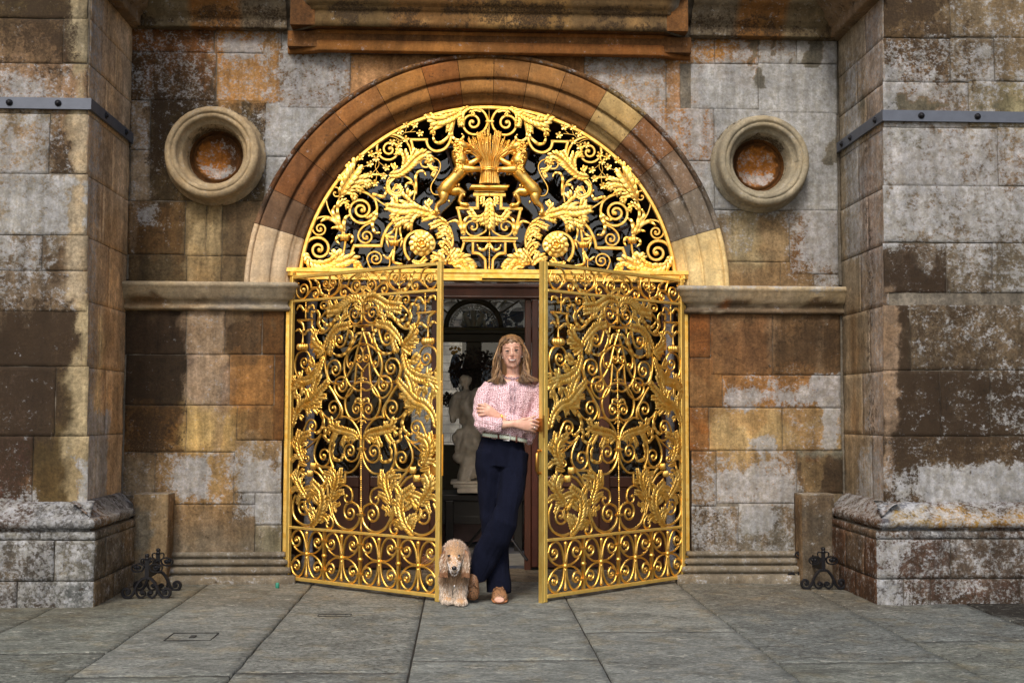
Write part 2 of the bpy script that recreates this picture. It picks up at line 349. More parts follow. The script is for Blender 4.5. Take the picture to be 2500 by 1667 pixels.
PT=patches('1',Y0,[((1250,240,1440,300),.06,'w',.9),((1340,560,1450,760),.05,'d',.7),((820,560,900,900),.08,'d',.95),((880,540,1080,620),.08,'d',.85),((1000,1110,1220,1400),.03,'d',0),((760,1140,840,1240),.08,'w',.6)])
PT+=patches('2',Y0,[((880,150,1045,590),.03,'c',.6,(150,130,108)),((620,640,740,800),.08,'d',.8),((800,860,940,1000),.08,'w',.85),((1120,850,1330,1080),.12,'w',.85),((700,1060,1180,1130),.05,'d',.3),((600,1200,1300,1300),.15,'c',.5,(112,108,98)),((870,600,1000,760),.08,'c',.7,(176,150,96)),((640,600,860,640),.03,'c',.5,(70,50,26))])
PT+=patches('3',Y0,[((370,205,450,350),.02,'c',.9,(84,82,76)),((425,300,452,470),.02,'c',.92,(84,82,76)),((425,300,452,470),.02,'w',0),((500,230,515,350),.015,'c',.92,(84,82,76)),((500,230,515,350),.015,'w',0),((588,340,606,590),.015,'c',.92,(86,84,78)),((588,340,606,590),.015,'w',0),((730,230,755,330),.02,'c',.92,(84,82,76)),((730,230,755,330),.02,'w',0),((680,315,765,362),.02,'c',.92,(84,82,76)),((680,315,765,362),.02,'w',0),((370,205,450,350),.02,'w',0),((805,770,862,885),.03,'c',.92,(98,94,86)),((805,770,862,885),.03,'w',0),((600,1150,700,1430),.06,'w',.5),((700,1150,862,1440),.1,'w',.95),((190,600,270,760),.08,'d',.25),((290,1150,420,1430),.06,'c',.6,(142,130,100)),((0,215,330,340),.06,'w',.45)])
PT+=patches('4',Y0,[((620,505,715,835),.05,'w',.98),((230,540,600,620),.05,'w',.75),((530,822,735,860),.03,'c',.9,(104,102,92)),((530,822,735,860),.03,'w',0),((300,780,420,830),.04,'w',.7),((165,900,520,1060),.12,'w',.8),((280,1080,400,1180),.08,'w',.95),((60,1080,200,1280),.1,'d',.5),((400,230,430,480),.04,'c',.6,(120,98,76)),((615,230,650,480),.05,'c',.5,(116,98,78)),((50,1240,520,1310),.08,'w',.5)])
def cut0(c): return ((np.hypot(c[:,0]-AX,c[:,1]-AZ)<RO-.045)&(c[:,1]>AZ-.02))|((np.abs(c[:,0])<1.435)&(c[:,1]<2.15))|(np.hypot(c[:,0]+1.943,c[:,1]-2.985)<.27)|(np.hypot(c[:,0]-1.943,c[:,1]-2.985)<.27)
t=empty('facade_wall');tag(t,'weathered ochre and grey stone wall around the golden gateway, between the two buttresses','wall')
stone_wall('stone_blocks',(0,0,0),(1,0,0),(0,0,1),(0,-1,0),B,PT,cell=.016,cut=cut0,parent=t)
# mortar bed behind the blocks with the gateway hole
mb=MB();mo=lin((104,98,88),ST)+(1,)
yb=.0075
ring=[(1.66*math.cos(R(a)),AZ+1.66*math.sin(R(a))) for a in range(0,181,4)]
def sheet(pairs):
    n=len(mb.v)
    for a,b_ in pairs: mb.v+= [(a[0],yb,a[1]),(b_[0],yb,b_[1])];mb.c+=[mo,mo]
    for i in range(len(pairs)-1): mb.f.append((n+2*i,n+2*i+1,n+2*i+3,n+2*i+2))
for i in range(90):
    for j in range(16):
        q=[((1.66+.058*jj)*math.cos(PI*ii/90),AZ+(1.66+.058*jj)*math.sin(PI*ii/90)) for ii,jj in((i,j),(i+1,j),(i+1,j+1),(i,j+1))]
        cx_=sum(p[0] for p in q)/4;cz_=sum(p[1] for p in q)/4
        if math.hypot(abs(cx_)-1.94,cz_-2.99)<.25: continue
        n=len(mb.v);mb.v+=[(p[0],yb,p[1]) for p in q];mb.c+=[mo]*4;mb.f.append((n,n+1,n+2,n+3))
mb.box((-2.62,yb,-.1),(-1.445,.3,2.1),mo);mb.box((1.445,yb,-.1),(2.62,.3,2.1),mo)
mb.box((-2.62,.012,2.1),(-2.0,.3,2.7),mo);mb.box((2.0,.012,2.1),(2.62,.3,2.7),mo);mb.box((-2.62,.012,3.3),(-1.75,.3,4.5),mo);mb.box((1.75,.012,3.3),(2.62,.3,4.5),mo);mb.box((-1.75,.012,3.74),(1.75,.3,4.5),mo)
mb.box((-2.62,.012,2.7),(-2.2,.3,3.3),mo);mb.box((2.2,.012,2.7),(2.62,.3,3.3),mo);pass
def stone_obj(mb_,name,parent,wd=(.1,.15)):
    o=mb_.build(name,M_ST,parent,col=True);a=o.data.color_attributes.new('WD','FLOAT_COLOR','POINT');a.data.foreach_set('color',np.tile([wd[0],wd[1],0,1],len(o.data.vertices)).astype(np.float32));return o
stone_obj(mb,'mortar_bed',t,(.1,.05))
# jamb reveals
for s in(-1,1):
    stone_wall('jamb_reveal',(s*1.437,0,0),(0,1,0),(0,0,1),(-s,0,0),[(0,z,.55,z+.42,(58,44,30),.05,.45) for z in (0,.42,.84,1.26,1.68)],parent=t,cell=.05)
# inner base moulding and imposts
GR=(112,104,90)
base=[(0,.208),(.030,.204),(.034,.178),(.012,.172),(.012,.160),(.052,.154),(.056,.128),(.030,.122),(.030,.110),(.074,.104),(.078,.072),(.055,.066),(.055,.056),(.115,.050),(.118,-.03)]
imp=[(-.01,2.09),(.085,2.078),(.10,2.07),(.10,2.048),(.088,2.04),(.083,2.01),(.07,2.0),(.066,1.968),(.03,1.955),(.022,1.935),(.03,1.915),(.042,1.91),(.042,1.892),(.02,1.885),(-.01,1.88)]
for s,sd in((-1,1),(1,-1)):
    mould('base_moulding',[(s*2.2,0),(s*1.437,0),(s*1.437,.3)],base,[(.45,(116,108,94)),(.5,(106,98,84))],t,(.3,.15),side=sd)
    pt=[((0,1.93,.6,1.97),.02,'c',.7,(60,44,26))]
    if s<0: pt+=[((0,1.88,.55,1.95),.02,'c',.6,(104,78,48)),((0.6,1.88,1.2,1.96),.02,'c',.5,(90,90,92))]
    else: pt=[((0,1.86,1.3,1.958),.015,'c',.8,(64,46,30)),((.85,1.93,1.05,1.96),.02,'c',.7,(128,72,20)),((0,2.06,1.2,2.1),.02,'w',.5)]
    mould('impost_moulding',[(s*2.54,0),(s*1.437,0),(s*1.437,.3)],imp,[(.38,(156,142,116)),(.4,(166,150,124)),(.5,(158,146,124))],t,(.18,.06),pt,side=sd)
# arch of voussoirs
arch=empty('stone_arch');tag(arch,'moulded brown stone arch around the gilded lunette with two new pale springer stones','arch')
prof=[(RO,.02),(RO,-.05),(RO-.012,-.062),(RO-.028,-.062),(RO-.036,-.05),(RO-.036,-.038),(RO-.045,-.056),(RO-.06,-.056),(RO-.17,-.056),(RO-.174,-.048),(RO-.178,-.034),(RO-.186,-.028),(RO-.190,-.036),(RO-.20,-.038),(RO-.278,-.034),(RO-.283,-.016),(RO-.287,-.010),(RO-.292,-.012),(RO-.30,.012),(RI+.01,.02),(RI-.005,.035),(RI-.005,.12)]
an=[-1,16,27,38,49,60,71,80,89,98,107,119,131,144,155,164,181]
cl=[(200,176,126),(112,102,90),(112,92,74),(120,84,54),(168,142,94),(142,100,56),(150,108,62),(138,96,52),(154,108,56),(136,86,42),(148,102,52),(134,90,48),(124,82,44),(114,74,42),(106,82,62),(196,174,144)]
V=[];F=[];C=[];D=[]
for i in range(16):
    wv=(0.0,0.02) if i in(0,15) else (.28,.12) if i<4 else (.12,.18)
    v,f,c,d=arc_mould('',AX,AZ,prof,an[i]+.07,an[i+1]-.07,cl[i],wd=wv,seg=2.2,rough=.0012)
    n=len(V);V+=v;F+=[tuple(q+n for q in x) for x in f];C.append(c);D.append(d)
C=np.concatenate(C);D=np.concatenate(D);Va=np.array(V);rr=np.hypot(Va[:,0],Va[:,2]-AZ)
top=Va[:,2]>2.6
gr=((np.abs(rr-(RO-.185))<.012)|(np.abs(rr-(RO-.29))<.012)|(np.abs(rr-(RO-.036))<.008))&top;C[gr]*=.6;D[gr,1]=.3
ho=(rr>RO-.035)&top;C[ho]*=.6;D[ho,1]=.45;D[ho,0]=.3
finish_stone('voussoir_ring',V,F,C,D,arch,M_SM)
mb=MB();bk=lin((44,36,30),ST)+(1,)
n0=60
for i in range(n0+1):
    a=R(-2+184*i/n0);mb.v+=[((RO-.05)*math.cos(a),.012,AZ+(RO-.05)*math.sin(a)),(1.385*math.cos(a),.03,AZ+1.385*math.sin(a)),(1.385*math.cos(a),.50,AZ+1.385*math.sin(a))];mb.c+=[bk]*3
for i in range(n0):
    for j in(0,1): mb.f.append((3*i+j,3*i+3+j,3*i+4+j,3*i+1+j))
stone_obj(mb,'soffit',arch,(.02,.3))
# entablature
ent=empty('entablature');tag(ent,'stained stone cornice breaking forward over the arch at the top of the picture','cornice')

front=[(-.02,3.868),(.0,3.868),(.0,3.985),(.018,3.99),(.018,4.01),(.03,4.015),(.05,4.05),(.06,4.10),(.10,4.12),(.12,4.3)]
mould('projecting_cornice',[(-1.50,.02),(-1.46,-.02),(-1.215,-.20),(1.235,-.20),(1.47,-.02),(1.50,.02)],front,[(.3,(104,96,84)),(.6,(92,74,46)),(.65,(112,82,46)),(.6,(122,94,54)),(.7,(98,78,50))],ent,(.1,.28),
  [((1.1,3.88,1.22,3.99),.03,'c',.7,(176,140,92)),((1.5,3.88,1.75,3.98),.04,'c',.6,(170,132,80)),((.3,3.86,3.2,3.9),.02,'d',.7),((.3,3.97,3.3,4.0),.02,'d',.8),((2.55,3.9,2.65,4.),.03,'c',.6,(160,124,76))],side=1)
mould('orange_band',[(-1.45,.02),(-1.44,-.012),(-1.20,-.11),(1.22,-.11),(1.45,-.012),(1.46,.02)],[(-.06,3.722),(-.004,3.722),(0,3.73),(0,3.795),(-.03,3.81),(-.032,3.835),(-.012,3.845),(0.0,3.85),(.0,3.87)],[(.86,(124,82,38)),(.008,(70,62,52)),(.52,(146,98,48)),(.008,(60,50,40)),(.3,(132,88,44)),(.008,(60,50,40)),(1.3,(122,78,36))],ent,(.12,.12),
  [((.0,3.72,.25,3.86),.05,'c',.5,(150,110,70)),((.25,3.80,2.7,3.84),.015,'c',.35,(96,50,14))],side=1)
mb=MB();mb.box((-1.43,-.10,3.75),(1.44,.02,3.86),lin((96,64,32),ST)+(1,));mb.box((-1.4,-.19,3.875),(1.4,.02,4.3),lin((90,60,30),ST)+(1,));stone_obj(mb,'backing',ent)
sidep=[(-.02,3.885),(.075,3.885),(.08,3.893),(.08,3.958),(.10,3.965),(.105,3.985),(.14,4.0),(.145,4.04),(.19,4.07),(.24,4.10),(.26,4.3)]
for s,sd in((-1,1),(1,-1)):
    mould('side_cornice',[(s*2.54,-.95),(s*2.54,-.0),(s*1.44,0)],sidep,[(.95,(120,100,76)),(.45,(106,94,72)),(.35,(118,82,42)),(.5,(104,94,78))],ent,(.2,.28),[((.9,3.88,2.2,3.97),.03,'d',.55),((1.0,3.90,1.5,3.96),.04,'c',.5,(84,66,38))],side=sd)
# round niches (oculi)
def oculus(s,label,tint):
    cx,cz=(-1.935,2.985) if s<0 else (1.93,2.985)
    e=empty('round_niche',(0,0,0));tag(e,label,'niche','round stone niches beside the arch')
    c=W(484*2500/2352,348*2500/2352,-.17) if s<0 else W(1757*2500/2352,367*2500/2352,-.17);cx,cz=c[0],c[2]
    pr=[(.375,.01),(.375,-.02),(.36,-.03),(.345,-.09),(.345,-.145),(.335,-.165),(.315,-.172),(.300,-.172),(.296,-.158),(.290,-.158),(.286,-.166),(.262,-.155),(.258,-.135),(.245,-.10),(.232,-.10),(.226,-.08),(.215,-.06),(.212,0.0),(.205,.03)]
    pr=[(r_*.94,y) for r_,y in pr]
    v,f,c_,d=arc_mould('',cx,cz,pr,0,360,tint,wd=(.2,.18),seg=4);V=np.array(v)
    up=(V[:,2]-cz)
    d[:,1]=np.clip(.06+.3*(V[:,1]>-.02)+.35*(V[:,1]>-.08)*(up>.1),0,1)
    finish_stone('moulded_ring',v,f,c_*1.35,d,e,M_SM)
    pr2=[(.205*.94,.03),(.185,.035),(.175,.05),(.172,.055),(.162,.035),(.155,.04),(.15,.055),(.13,.075),(.09,.092),(.04,.10),(.001,.102)]
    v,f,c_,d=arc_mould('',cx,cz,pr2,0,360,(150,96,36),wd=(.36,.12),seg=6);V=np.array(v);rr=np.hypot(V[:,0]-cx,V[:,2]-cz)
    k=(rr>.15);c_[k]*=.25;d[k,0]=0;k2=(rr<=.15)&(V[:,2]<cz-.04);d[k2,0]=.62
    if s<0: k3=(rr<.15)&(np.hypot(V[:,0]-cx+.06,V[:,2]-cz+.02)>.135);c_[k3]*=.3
    finish_stone('dish',v,f,c_,d,e)
    return e
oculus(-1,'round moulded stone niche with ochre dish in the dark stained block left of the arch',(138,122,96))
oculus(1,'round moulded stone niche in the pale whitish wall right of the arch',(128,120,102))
# buttresses
def rows_z(zs,u0,u1,cols): return zs
BR=.86  # front stones toned down, partly painting in dimmer light at the outer sides
bl=empty('buttress');tag(bl,'left stone buttress with pale edge strip and dark stained lower courses','buttress','buttresses flanking the gateway')
B=blocks('1',YF,[(-330,-100,480,100,(78,64,38),.08,.5),(-330,100,345,345,(108,86,62),.15,.45),(345,100,480,345,(70,54,36),.1,.6),(-330,345,480,620,(134,108,84),.38,.36),(-330,620,270,950,(154,132,104),.55,.1),(270,620,480,950,(92,70,48),.3,.7),(-330,950,480,1285,(150,140,124),.68,.1),(-330,1285,230,1480,(108,94,78),.5,.3),(230,1285,480,1480,(92,74,54),.2,.35)])
B+=blocks('2',YF,[(-280,-46,480*1.913/2.24,97,(108,90,70),.2,.3)][:0])
x2=480*1.913/2.24
B+=blocks('1',YF,[(-330,1480,480,1702,(112,96,78),.4,.35)])
B+=blocks('2',YF,[(-280,97,x2,410,(62,48,33),.1,.72),(-280,410,258,735,(66,52,40),.16,.68),(258,410,x2,735,(84,70,44),.05,.2),(-280,735,152,1085,(76,54,44),.22,.62),(152,735,x2,1085,(84,68,38),.05,.15)])
PT=patches('1',YF,[((395,-100,485,640),.035,'c',.93,(158,146,120)),((395,-100,485,640),.035,'d',.05),((385,640,485,1720),.035,'c',.93,(162,148,126)),((385,640,485,1720),.035,'d',.03),((385,640,485,1720),.03,'w',.08),((395,-100,485,640),.03,'w',.1),((160,-60,380,110),.06,'d',.75),((290,150,400,345),.06,'d',.7),((0,420,260,520),.08,'w',.65),((240,360,400,430),.08,'d',.75),((-330,600,300,640),.02,'c',.6,(134,124,104))])  # pale colour strip down the edge next to the side face
PT+=patches('2',YF,[((330,90,480,1050),.05,'c',.93,(166,150,118)),((330,90,480,1050),.05,'d',.0),((330,90,480,1050),.04,'w',.06),((-280,990,170,1090),.08,'w',.6),((370,860,440,1080),.04,'w',.7)])
stone_wall('front_face',(0,YB,0),(1,0,0),(0,0,1),(0,-1,0),[b_ for b_ in B],PT,cell=.02,parent=bl)
zs=[.55]+[W(*zpx('2',100,y),YB)[2] for y in (735,410,97)]+[W(*zpx('1',100,y),YB)[2] for y in(1285,950,620,345,100)]+[4.4]
def side_blocks(X,c1,c2,w1):
    o=[]
    for i,(a,b_) in enumerate(zip(zs[:-1],zs[1:])):
        sp=-.38 if i%2 else -.55
        o+=[(YB-.0,a,sp,b_,c1,w1,.06),(sp,a,0.012,b_,c2,.06,.05)]
    return o
BR=1.5  # side face colours raised; the missing side light is painted in
stone_wall('side_face',(-2.54,0,0),(0,1,0),(0,0,1),(1,0,0),side_blocks(-2.54,(146,126,104),(156,132,104),.3),
  [((-.88,.5,-.62,4.4),.1,'w',.5),((-.6,.4,-.02,4.4),.08,'w',.04),((-.5,1.0,0,2.4),.2,'c',.5,(152,118,80)),((-.75,.55,-.3,1.15),.12,'w',.8),((-.3,2.6,0,3.9),.15,'c',.5,(168,148,128)),((-.08,1.2,0,3.9),.04,'c',.5,(112,100,84)),((-.6,.7,-.5,1.8),.06,'c',.4,(178,158,112))],cell=.03,parent=bl)
BR=.78  # darkened stone colours, in part standing in for light fading outwards
br=empty('buttress');tag(br,'right stone buttress with whitish lichen above and dark grimy lower courses','buttress','buttresses flanking the gateway')
xa=1112
B=blocks('3',YF,[(xa,-100,1480,210,(92,74,50),.15,.5),(1480,-100,2400,210,(124,108,84),.35,.2),(xa,210,1480,450,(104,82,58),.5,.5),(1480,210,1720,450,(128,112,92),.6,.25),(1720,210,2400,450,(128,112,88),.35,.15),(xa,450,1580,700,(132,110,88),.62,.22),(1580,450,2400,700,(138,126,100),.5,.1),(xa,700,1740,1020,(128,110,92),.72,.12),(1740,700,2400,1020,(132,108,84),.55,.12),(xa,1020,2400,1330,(124,112,98),.66,.15),(xa,1330,1460,1602,(70,56,44),.2,.6),(1460,1330,1710,1602,(110,98,82),.45,.3),(1710,1330,2400,1602,(116,106,90),.5,.15)])
xb=xa*1.845/2.24+0
B+=blocks('4',YF,[(xb,175,1040,470,(56,44,30),.12,.72),(1040,175,2200,470,(98,84,66),.34,.45),(xb,470,1175,765,(54,42,30),.18,.72),(1175,470,1400,765,(58,46,34),.22,.68),(1400,470,2200,765,(70,58,44),.35,.6),(xb,765,2200,1085,(84,68,48),.25,.6)])
PT=patches('3',YF,[((xa,-100,xa+90,200),.04,'d',.85),((1330,-50,1400,330),.06,'d',.75),((1540,80,1600,500),.08,'d',.6),((1240,220,1380,330),.08,'d',.8),((1120,560,2400,612),.012,'c',.8,(98,98,86)),((1120,560,2400,612),.012,'w',.05),((1150,690,1300,770),.03,'c',.7,(100,98,84)),((xa,400,1150,1340),.03,'w',.75),((1740,460,2400,600),.05,'c',.5,(146,136,98))])
PT+=patches('4',YF,[((1080,900,2200,1085),.1,'w',.9),((1080,880,2200,1085),.12,'d',.1),((xb,100,960,1085),.03,'c',.9,(142,120,100)),((xb,100,955,1085),.03,'d',.1),((960,780,1080,960),.1,'d',.9),((xb,930,1060,1085),.05,'w',.6),((1220,180,1400,300),.1,'w',.4),((1420,180,2200,440),.1,'d',.3)])
stone_wall('front_face',(0,YB,0),(1,0,0),(0,0,1),(0,-1,0),B,PT,cell=.02,parent=br)
zs=[.55]+[W(*zpx('4',1200,y),YB)[2] for y in (765,470,175)]+[W(*zpx('3',1200,y),YB)[2] for y in(1330,1020,700,450,210)]+[4.4]
BR=1.3  # brightened colours here too, in place of light on the side face
stone_wall('side_face',(2.54,0,0),(0,1,0),(0,0,1),(-1,0,0),side_blocks(2.54,(136,122,108),(128,116,98),.4),
  [((-.85,.5,-.55,4.4),.08,'c',.5,(144,128,118)),((-.62,.9,-.5,3.3),.06,'d',.5),((-.28,1.,-.18,1.9),.05,'c',.6,(116,82,44)),((-.4,.6,-.0,2.0),.15,'c',.5,(118,98,70)),((-.45,2.2,-.1,3.7),.2,'w',.65),((-.7,2.2,-.4,2.9),.15,'c',.4,(120,108,112)),((-.3,3.3,-.1,3.7),.12,'d',.35),((-.8,.55,-.2,.95),.12,'w',.6),((-.55,3.25,-.4,3.45),.05,'c',.85,(96,92,80))],cell=.03,parent=br)
# mortar cores (inside the buttresses, behind the face stones)
for e,s in((bl,-1),(br,1)):
    mb=MB();mb.box((min(s*2.548,s*4.2),YB+.008,-.05),(max(s*2.548,s*4.2),.3,4.4),mo);stone_obj(mb,'core',e,(.05,.1))
# plinths
BR=.8
pp=[(-.16,.625),(-.12,.612),(-.10,.60),(-.085,.585),(-.03,.53),(.0,.522),(.008,.505),(.004,.475),(-.022,.465),(-.03,.455),(-.03,.44)]
for e,s,sd in((bl,-1,1),(br,1,-1)):
    path=[(s*4.2,-1.03),(s*2.40,-1.03),(s*2.40,-.05)]
    if s<0: cc=[(1.0,(110,112,116)),(.42,(84,70,62)),(.4,(104,104,104)),(.3,(120,94,70)),(.33,(112,110,106)),(.4,(100,100,100))]
    else: cc=[(1.1,(88,66,54)),(.35,(92,76,66)),(.35,(104,108,118)),(.4,(104,76,52)),(.6,(96,72,52))]
    pt=[((0,.5,3,.66),.05,'w',.55),((.4,.1,2.2,.5),.15,'d',.35),((1.8,-.05,2.2,.1),.1,'w',.2)]
    if s<0: pt+=[((.9,.05,1.25,.40),.08,'c',.4,(80,60,54)),((1.85,.3,2.4,.5),.1,'c',.5,(132,110,76)),((0,.0,1.8,.06),.04,'d',.7),((1.7,0,2.9,.1),.05,'d',.55)]
    else: pt+=[((.6,.5,1.4,.56),.03,'c',.8,(150,116,44)),((1.5,.5,1.7,.56),.03,'c',.7,(156,128,52)),((1.8,.0,2.8,.5),.1,'c',.45,(92,60,30)),((0,0,1.3,.1),.06,'d',.4)]
    mould('plinth_moulding',path,pp,[(l_,tuple(v*.86 for v in c_)) for l_,c_ in cc],e,(.45,.42),pt,side=sd,rough=.005,seg=.03)
    R3=[(-.03,.155),(.155,.40),(.40,.452)]
    if s<0: fx=[[-4.2,-3.2,-2.845,-2.39],[-4.2,-2.96,-2.63,-2.39],[-4.2,-2.72,-2.39]];fc=[(104,104,102),(92,84,80),(106,110,112),(84,78,72),(112,110,104)]
    else: fx=[[2.39,2.56,2.73,3.3,4.2],[2.39,2.86,3.35,4.2],[2.39,2.60,3.05,4.2]];fc=[(102,104,110),(92,74,62),(84,64,54),(96,84,74),(88,68,50)]
    bb=[]
    for ri,((z0_,z1_),xx) in enumerate(zip(R3,fx)):
        for k_,(a_,b_) in enumerate(zip(xx[:-1],xx[1:])): bb.append((a_,z0_,b_,z1_,fc[(k_+ri*2)%5],.5 if s<0 else .42,.34 if s<0 else .42))
    stone_wall('plinth_front',(0,-1.012,0),(1,0,0),(0,0,1),(0,-1,0),bb,[((-4.2,-.03,-2.3,.03),.04,'d',.8),((2.3,-.03,4.2,.03),.04,'d',.8),((-3.1,.1,-2.9,.4),.06,'c',.4,(122,104,80)),((2.39,.0,2.55,.4),.06,'w',.65),((-2.6,.0,-2.39,.3),.06,'d',.3)],parent=e,cell=.022,gap=.002,deep=.010)
    sb_=[];yy_=[[-1.01,-.62,-.3,-.0],[-1.01,-.8,-.45,0.],[-1.01,-.55,0.]]
    for ri,((z0_,z1_),xx) in enumerate(zip(R3,yy_)):
        for k_,(a_,b_) in enumerate(zip(xx[:-1],xx[1:])): sb_.append((a_,z0_,b_,z1_,((118,104,84),(106,100,90),(96,92,86))[(k_+ri)%3] if s<0 else ((92,64,42),(84,56,36),(98,80,62))[(k_+ri)%3],.3,.35))
    stone_wall('plinth_side',(s*2.388,0,0),(0,1,0),(0,0,1),(-s,0,0),sb_,parent=e,cell=.03,gap=.002,deep=.009)
    mb=MB();mb.box((min(s*2.40,s*4.2),-1.0,-.05),(max(s*2.40,s*4.2),.02,.455),tuple(v*.6 for v in mo[:3])+(1,));stone_obj(mb,'plinth_core',e,(.05,.2))
    # small pier between plinth and wall
    x0,x1=sorted((s*2.41,s*2.175))
    stone_wall('pier',(0,-.165,0),(1,0,0),(0,0,1),(0,-1,0),[(x0,-.02,x1,.615,(132,112,84) if s<0 else (104,90,74),.2,.2)],[((x0,-.02,x0+.11 if s<0 else x1,.5),.02,'c',.7 if s<0 else .2,(100,100,94))],parent=e,cell=.03)
    stone_wall('pier_side',(s*2.175,0,0),(0,1,0),(0,0,1),(-s,0,0),[(-.165,-.02,.01,.615,(120,98,72),.2,.2)],parent=e,cell=.04)
    mb=MB();mb.box((x0,-.16,.58),(x1,.0,.618),lin((128,116,98),ST)+(1,));stone_obj(mb,'pier_cap',e,(.4,.2))
# steel bands round the buttresses
for s,lab in((-1,'grey steel strap with domed bolts wrapped round the left buttress'),(1,'grey steel strap with domed bolts wrapped round the right buttress')):
    e=empty('steel_strap',(s*2.54,YB,3.1));tag(e,lab,'strap','steel straps round the buttresses');L=Vector(e.location)
    mb=MB();mb.box((min(s*2.53,s*4.2),YB-.024,3.062),(max(s*2.53,s*4.2),YB-.006,3.133));ob=mb.build('front_strip',M_STEEL,e);ob.location=-L
    mb=MB();a,b_=sorted((s*2.532,s*2.516));mb.box((a,YB-.026,3.062),(b_,-.0,3.133));ob=mb.build('side_strip',M_STEEL,e);ob.location=-L
    for bx in ((-3.02,-2.72) if s<0 else (2.77,3.14,3.5)):
        mb=MB();mb.lathe([(.021,0),(.021,-.006),(.012,-.007),(.012,-.014),(.004,-.018)],(bx,YB-.024,3.098),10,'y');ob=mb.build('bolt',M_IRON,e,True);ob.location=-L
    for by in (-.62,-.18) if s<0 else (-.78,-.3,-.12):
        mb=MB();mb.lathe([(.021,0),(.021,-s*.006),(.012,-s*.007),(.012,-s*.014),(.004,-s*.018)],(s*2.516,by,3.098),10,'x');ob=mb.build('bolt',M_IRON,e,True);ob.location=-L
BR=np.array([.86,.90,.99])
# ---------------------------------------------------------------- ground
def paving_mat():
    m,ns,ls,b=mat('paving_stone');tc=nn(ns,'TexCoord').outputs['Object'];at=nn(ns,'Attribute',attribute_name='Col')
    v=vscale(ns,ls,tc,(1,1.7,1));wd=nn(ns,'Attribute',attribute_name='WD');sep=nn(ns,'SeparateColor');ls.new(wd.outputs['Color'],sep.inputs[0])
    a=noise(ns,ls,v,3.2,8,.68,.8);f=noise(ns,ls,v,46,7,.75,.4);g=noise(ns,ls,vscale(ns,ls,tc,(1,2.6,1)),17,8,.75,1.2)
    k=mth(ns,ls,'MULTIPLY',mr(ns,ls,a,.33,.67,.6,1.3,False),mr(ns,ls,f,.3,.7,.42,1.5,False));k=mth(ns,ls,'MULTIPLY',k,mr(ns,ls,g,.36,.64,.55,1.45,False))
    cmb=nn(ns,'CombineColor');[ls.new(k,cmb.inputs[i]) for i in range(3)];col=mixc(ns,ls,1,at.outputs['Color'],cmb.outputs[0],'MULTIPLY')
    h=noise(ns,ls,tc,5,5,.6);col=mixc(ns,ls,mr(ns,ls,h,.5,.68,0,.5),col,mixc(ns,ls,1,col,(1.25,1.02,.72),'MULTIPLY'))
    s1=noise(ns,ls,v,30,8,.8,.3);dm=mr(ns,ls,s1,mth(ns,ls,'SUBTRACT',.62,mth(ns,ls,'MULTIPLY',sep.outputs[1],.2)),mth(ns,ls,'SUBTRACT',.68,mth(ns,ls,'MULTIPLY',sep.outputs[1],.2)),0,.75)
    col=mixc(ns,ls,dm,col,lin((36,33,28),1.0))
    s2=noise(ns,ls,vscale(ns,ls,tc,(1,2.2,1.3)),11,8,.72,1.5);wm=mr(ns,ls,s2,.56,.66,0,.7);col=mixc(ns,ls,wm,col,lin((160,160,150),1.05))
    ls.new(col,b.inputs['Base Color']);b.inputs['Roughness'].default_value=.85;b.inputs['Specular IOR Level'].default_value=.25
    hh=mth(ns,ls,'ADD',f,mth(ns,ls,'ADD',mth(ns,ls,'MULTIPLY',dm,-.5),mth(ns,ls,'MULTIPLY',g,.8)));bump(ns,ls,hh,.4,.006,b);return m
M_PV=paving_mat()
xs=[-4.6,-3.35,-2.62,-1.905,-1.198,-.413,.484,1.315,2.16,2.95,3.9]
sl=[];rp=random.Random(3)
for i in range(len(xs)-1):
    y=-8.6+rp.uniform(0,.5)
    js={5:[G(1250,1610)[1]],6:[G(1560,1541)[1],],8:[G(2280,1563)[1]],2:[G(110,1594)[1]],3:[G(350,1651)[1]]}.get(i,[])
    end=.0
    ys=[.0]
    if js: ys+=js
    while ys[-1]>-9: ys.append(ys[-1]-rp.uniform(1.9,2.8) if len(ys)>1 or js else -rp.uniform(2.0,2.9))
    for a,b_ in zip(ys[:-1],ys[1:]):
        c=rp.choice([(120,122,116),(112,115,110),(126,127,119),(116,118,108)]);d=rp.uniform(.1,.5)
        if i in(5,) : c=(124,126,119);d=.15
        x0,x1=xs[i],xs[i+1]
        ya=a
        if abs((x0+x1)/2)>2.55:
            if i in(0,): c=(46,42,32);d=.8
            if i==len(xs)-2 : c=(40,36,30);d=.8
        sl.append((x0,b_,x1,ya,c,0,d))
pt=[((-2.6,-1.0,-1.3,.0),.4,'c',.45,(112,100,78)),((1.3,-1.2,2.6,.0),.4,'c',.45,(112,98,74)),((-1.3,-.8,1.3,.1),.3,'c',.35,(118,108,92)),((-3.5,-1.6,-2.2,-.9),.2,'c',.5,(92,84,64)),((-.5,-8,.6,-1.2),.6,'c',.15,(132,136,130))]
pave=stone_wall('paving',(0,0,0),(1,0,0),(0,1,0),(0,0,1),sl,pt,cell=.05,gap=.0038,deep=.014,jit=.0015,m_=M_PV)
pave['kind']='structure'
mb=MB();mb.box((-5,-9.5,-.1),(5,.3,-.012));g=mb.build('paving_bed',simple('dark_bed',(.012,.011,.009),.95));g['kind']='structure'  # dark sheet under the slabs, makes the open joints read dark
mb=MB();mb.box((-60,-60,-.3),(60,60,-.016));g=mb.build('ground',simple('earth',lin((128,118,100),1.2),.95,var=.3));g['kind']='structure'
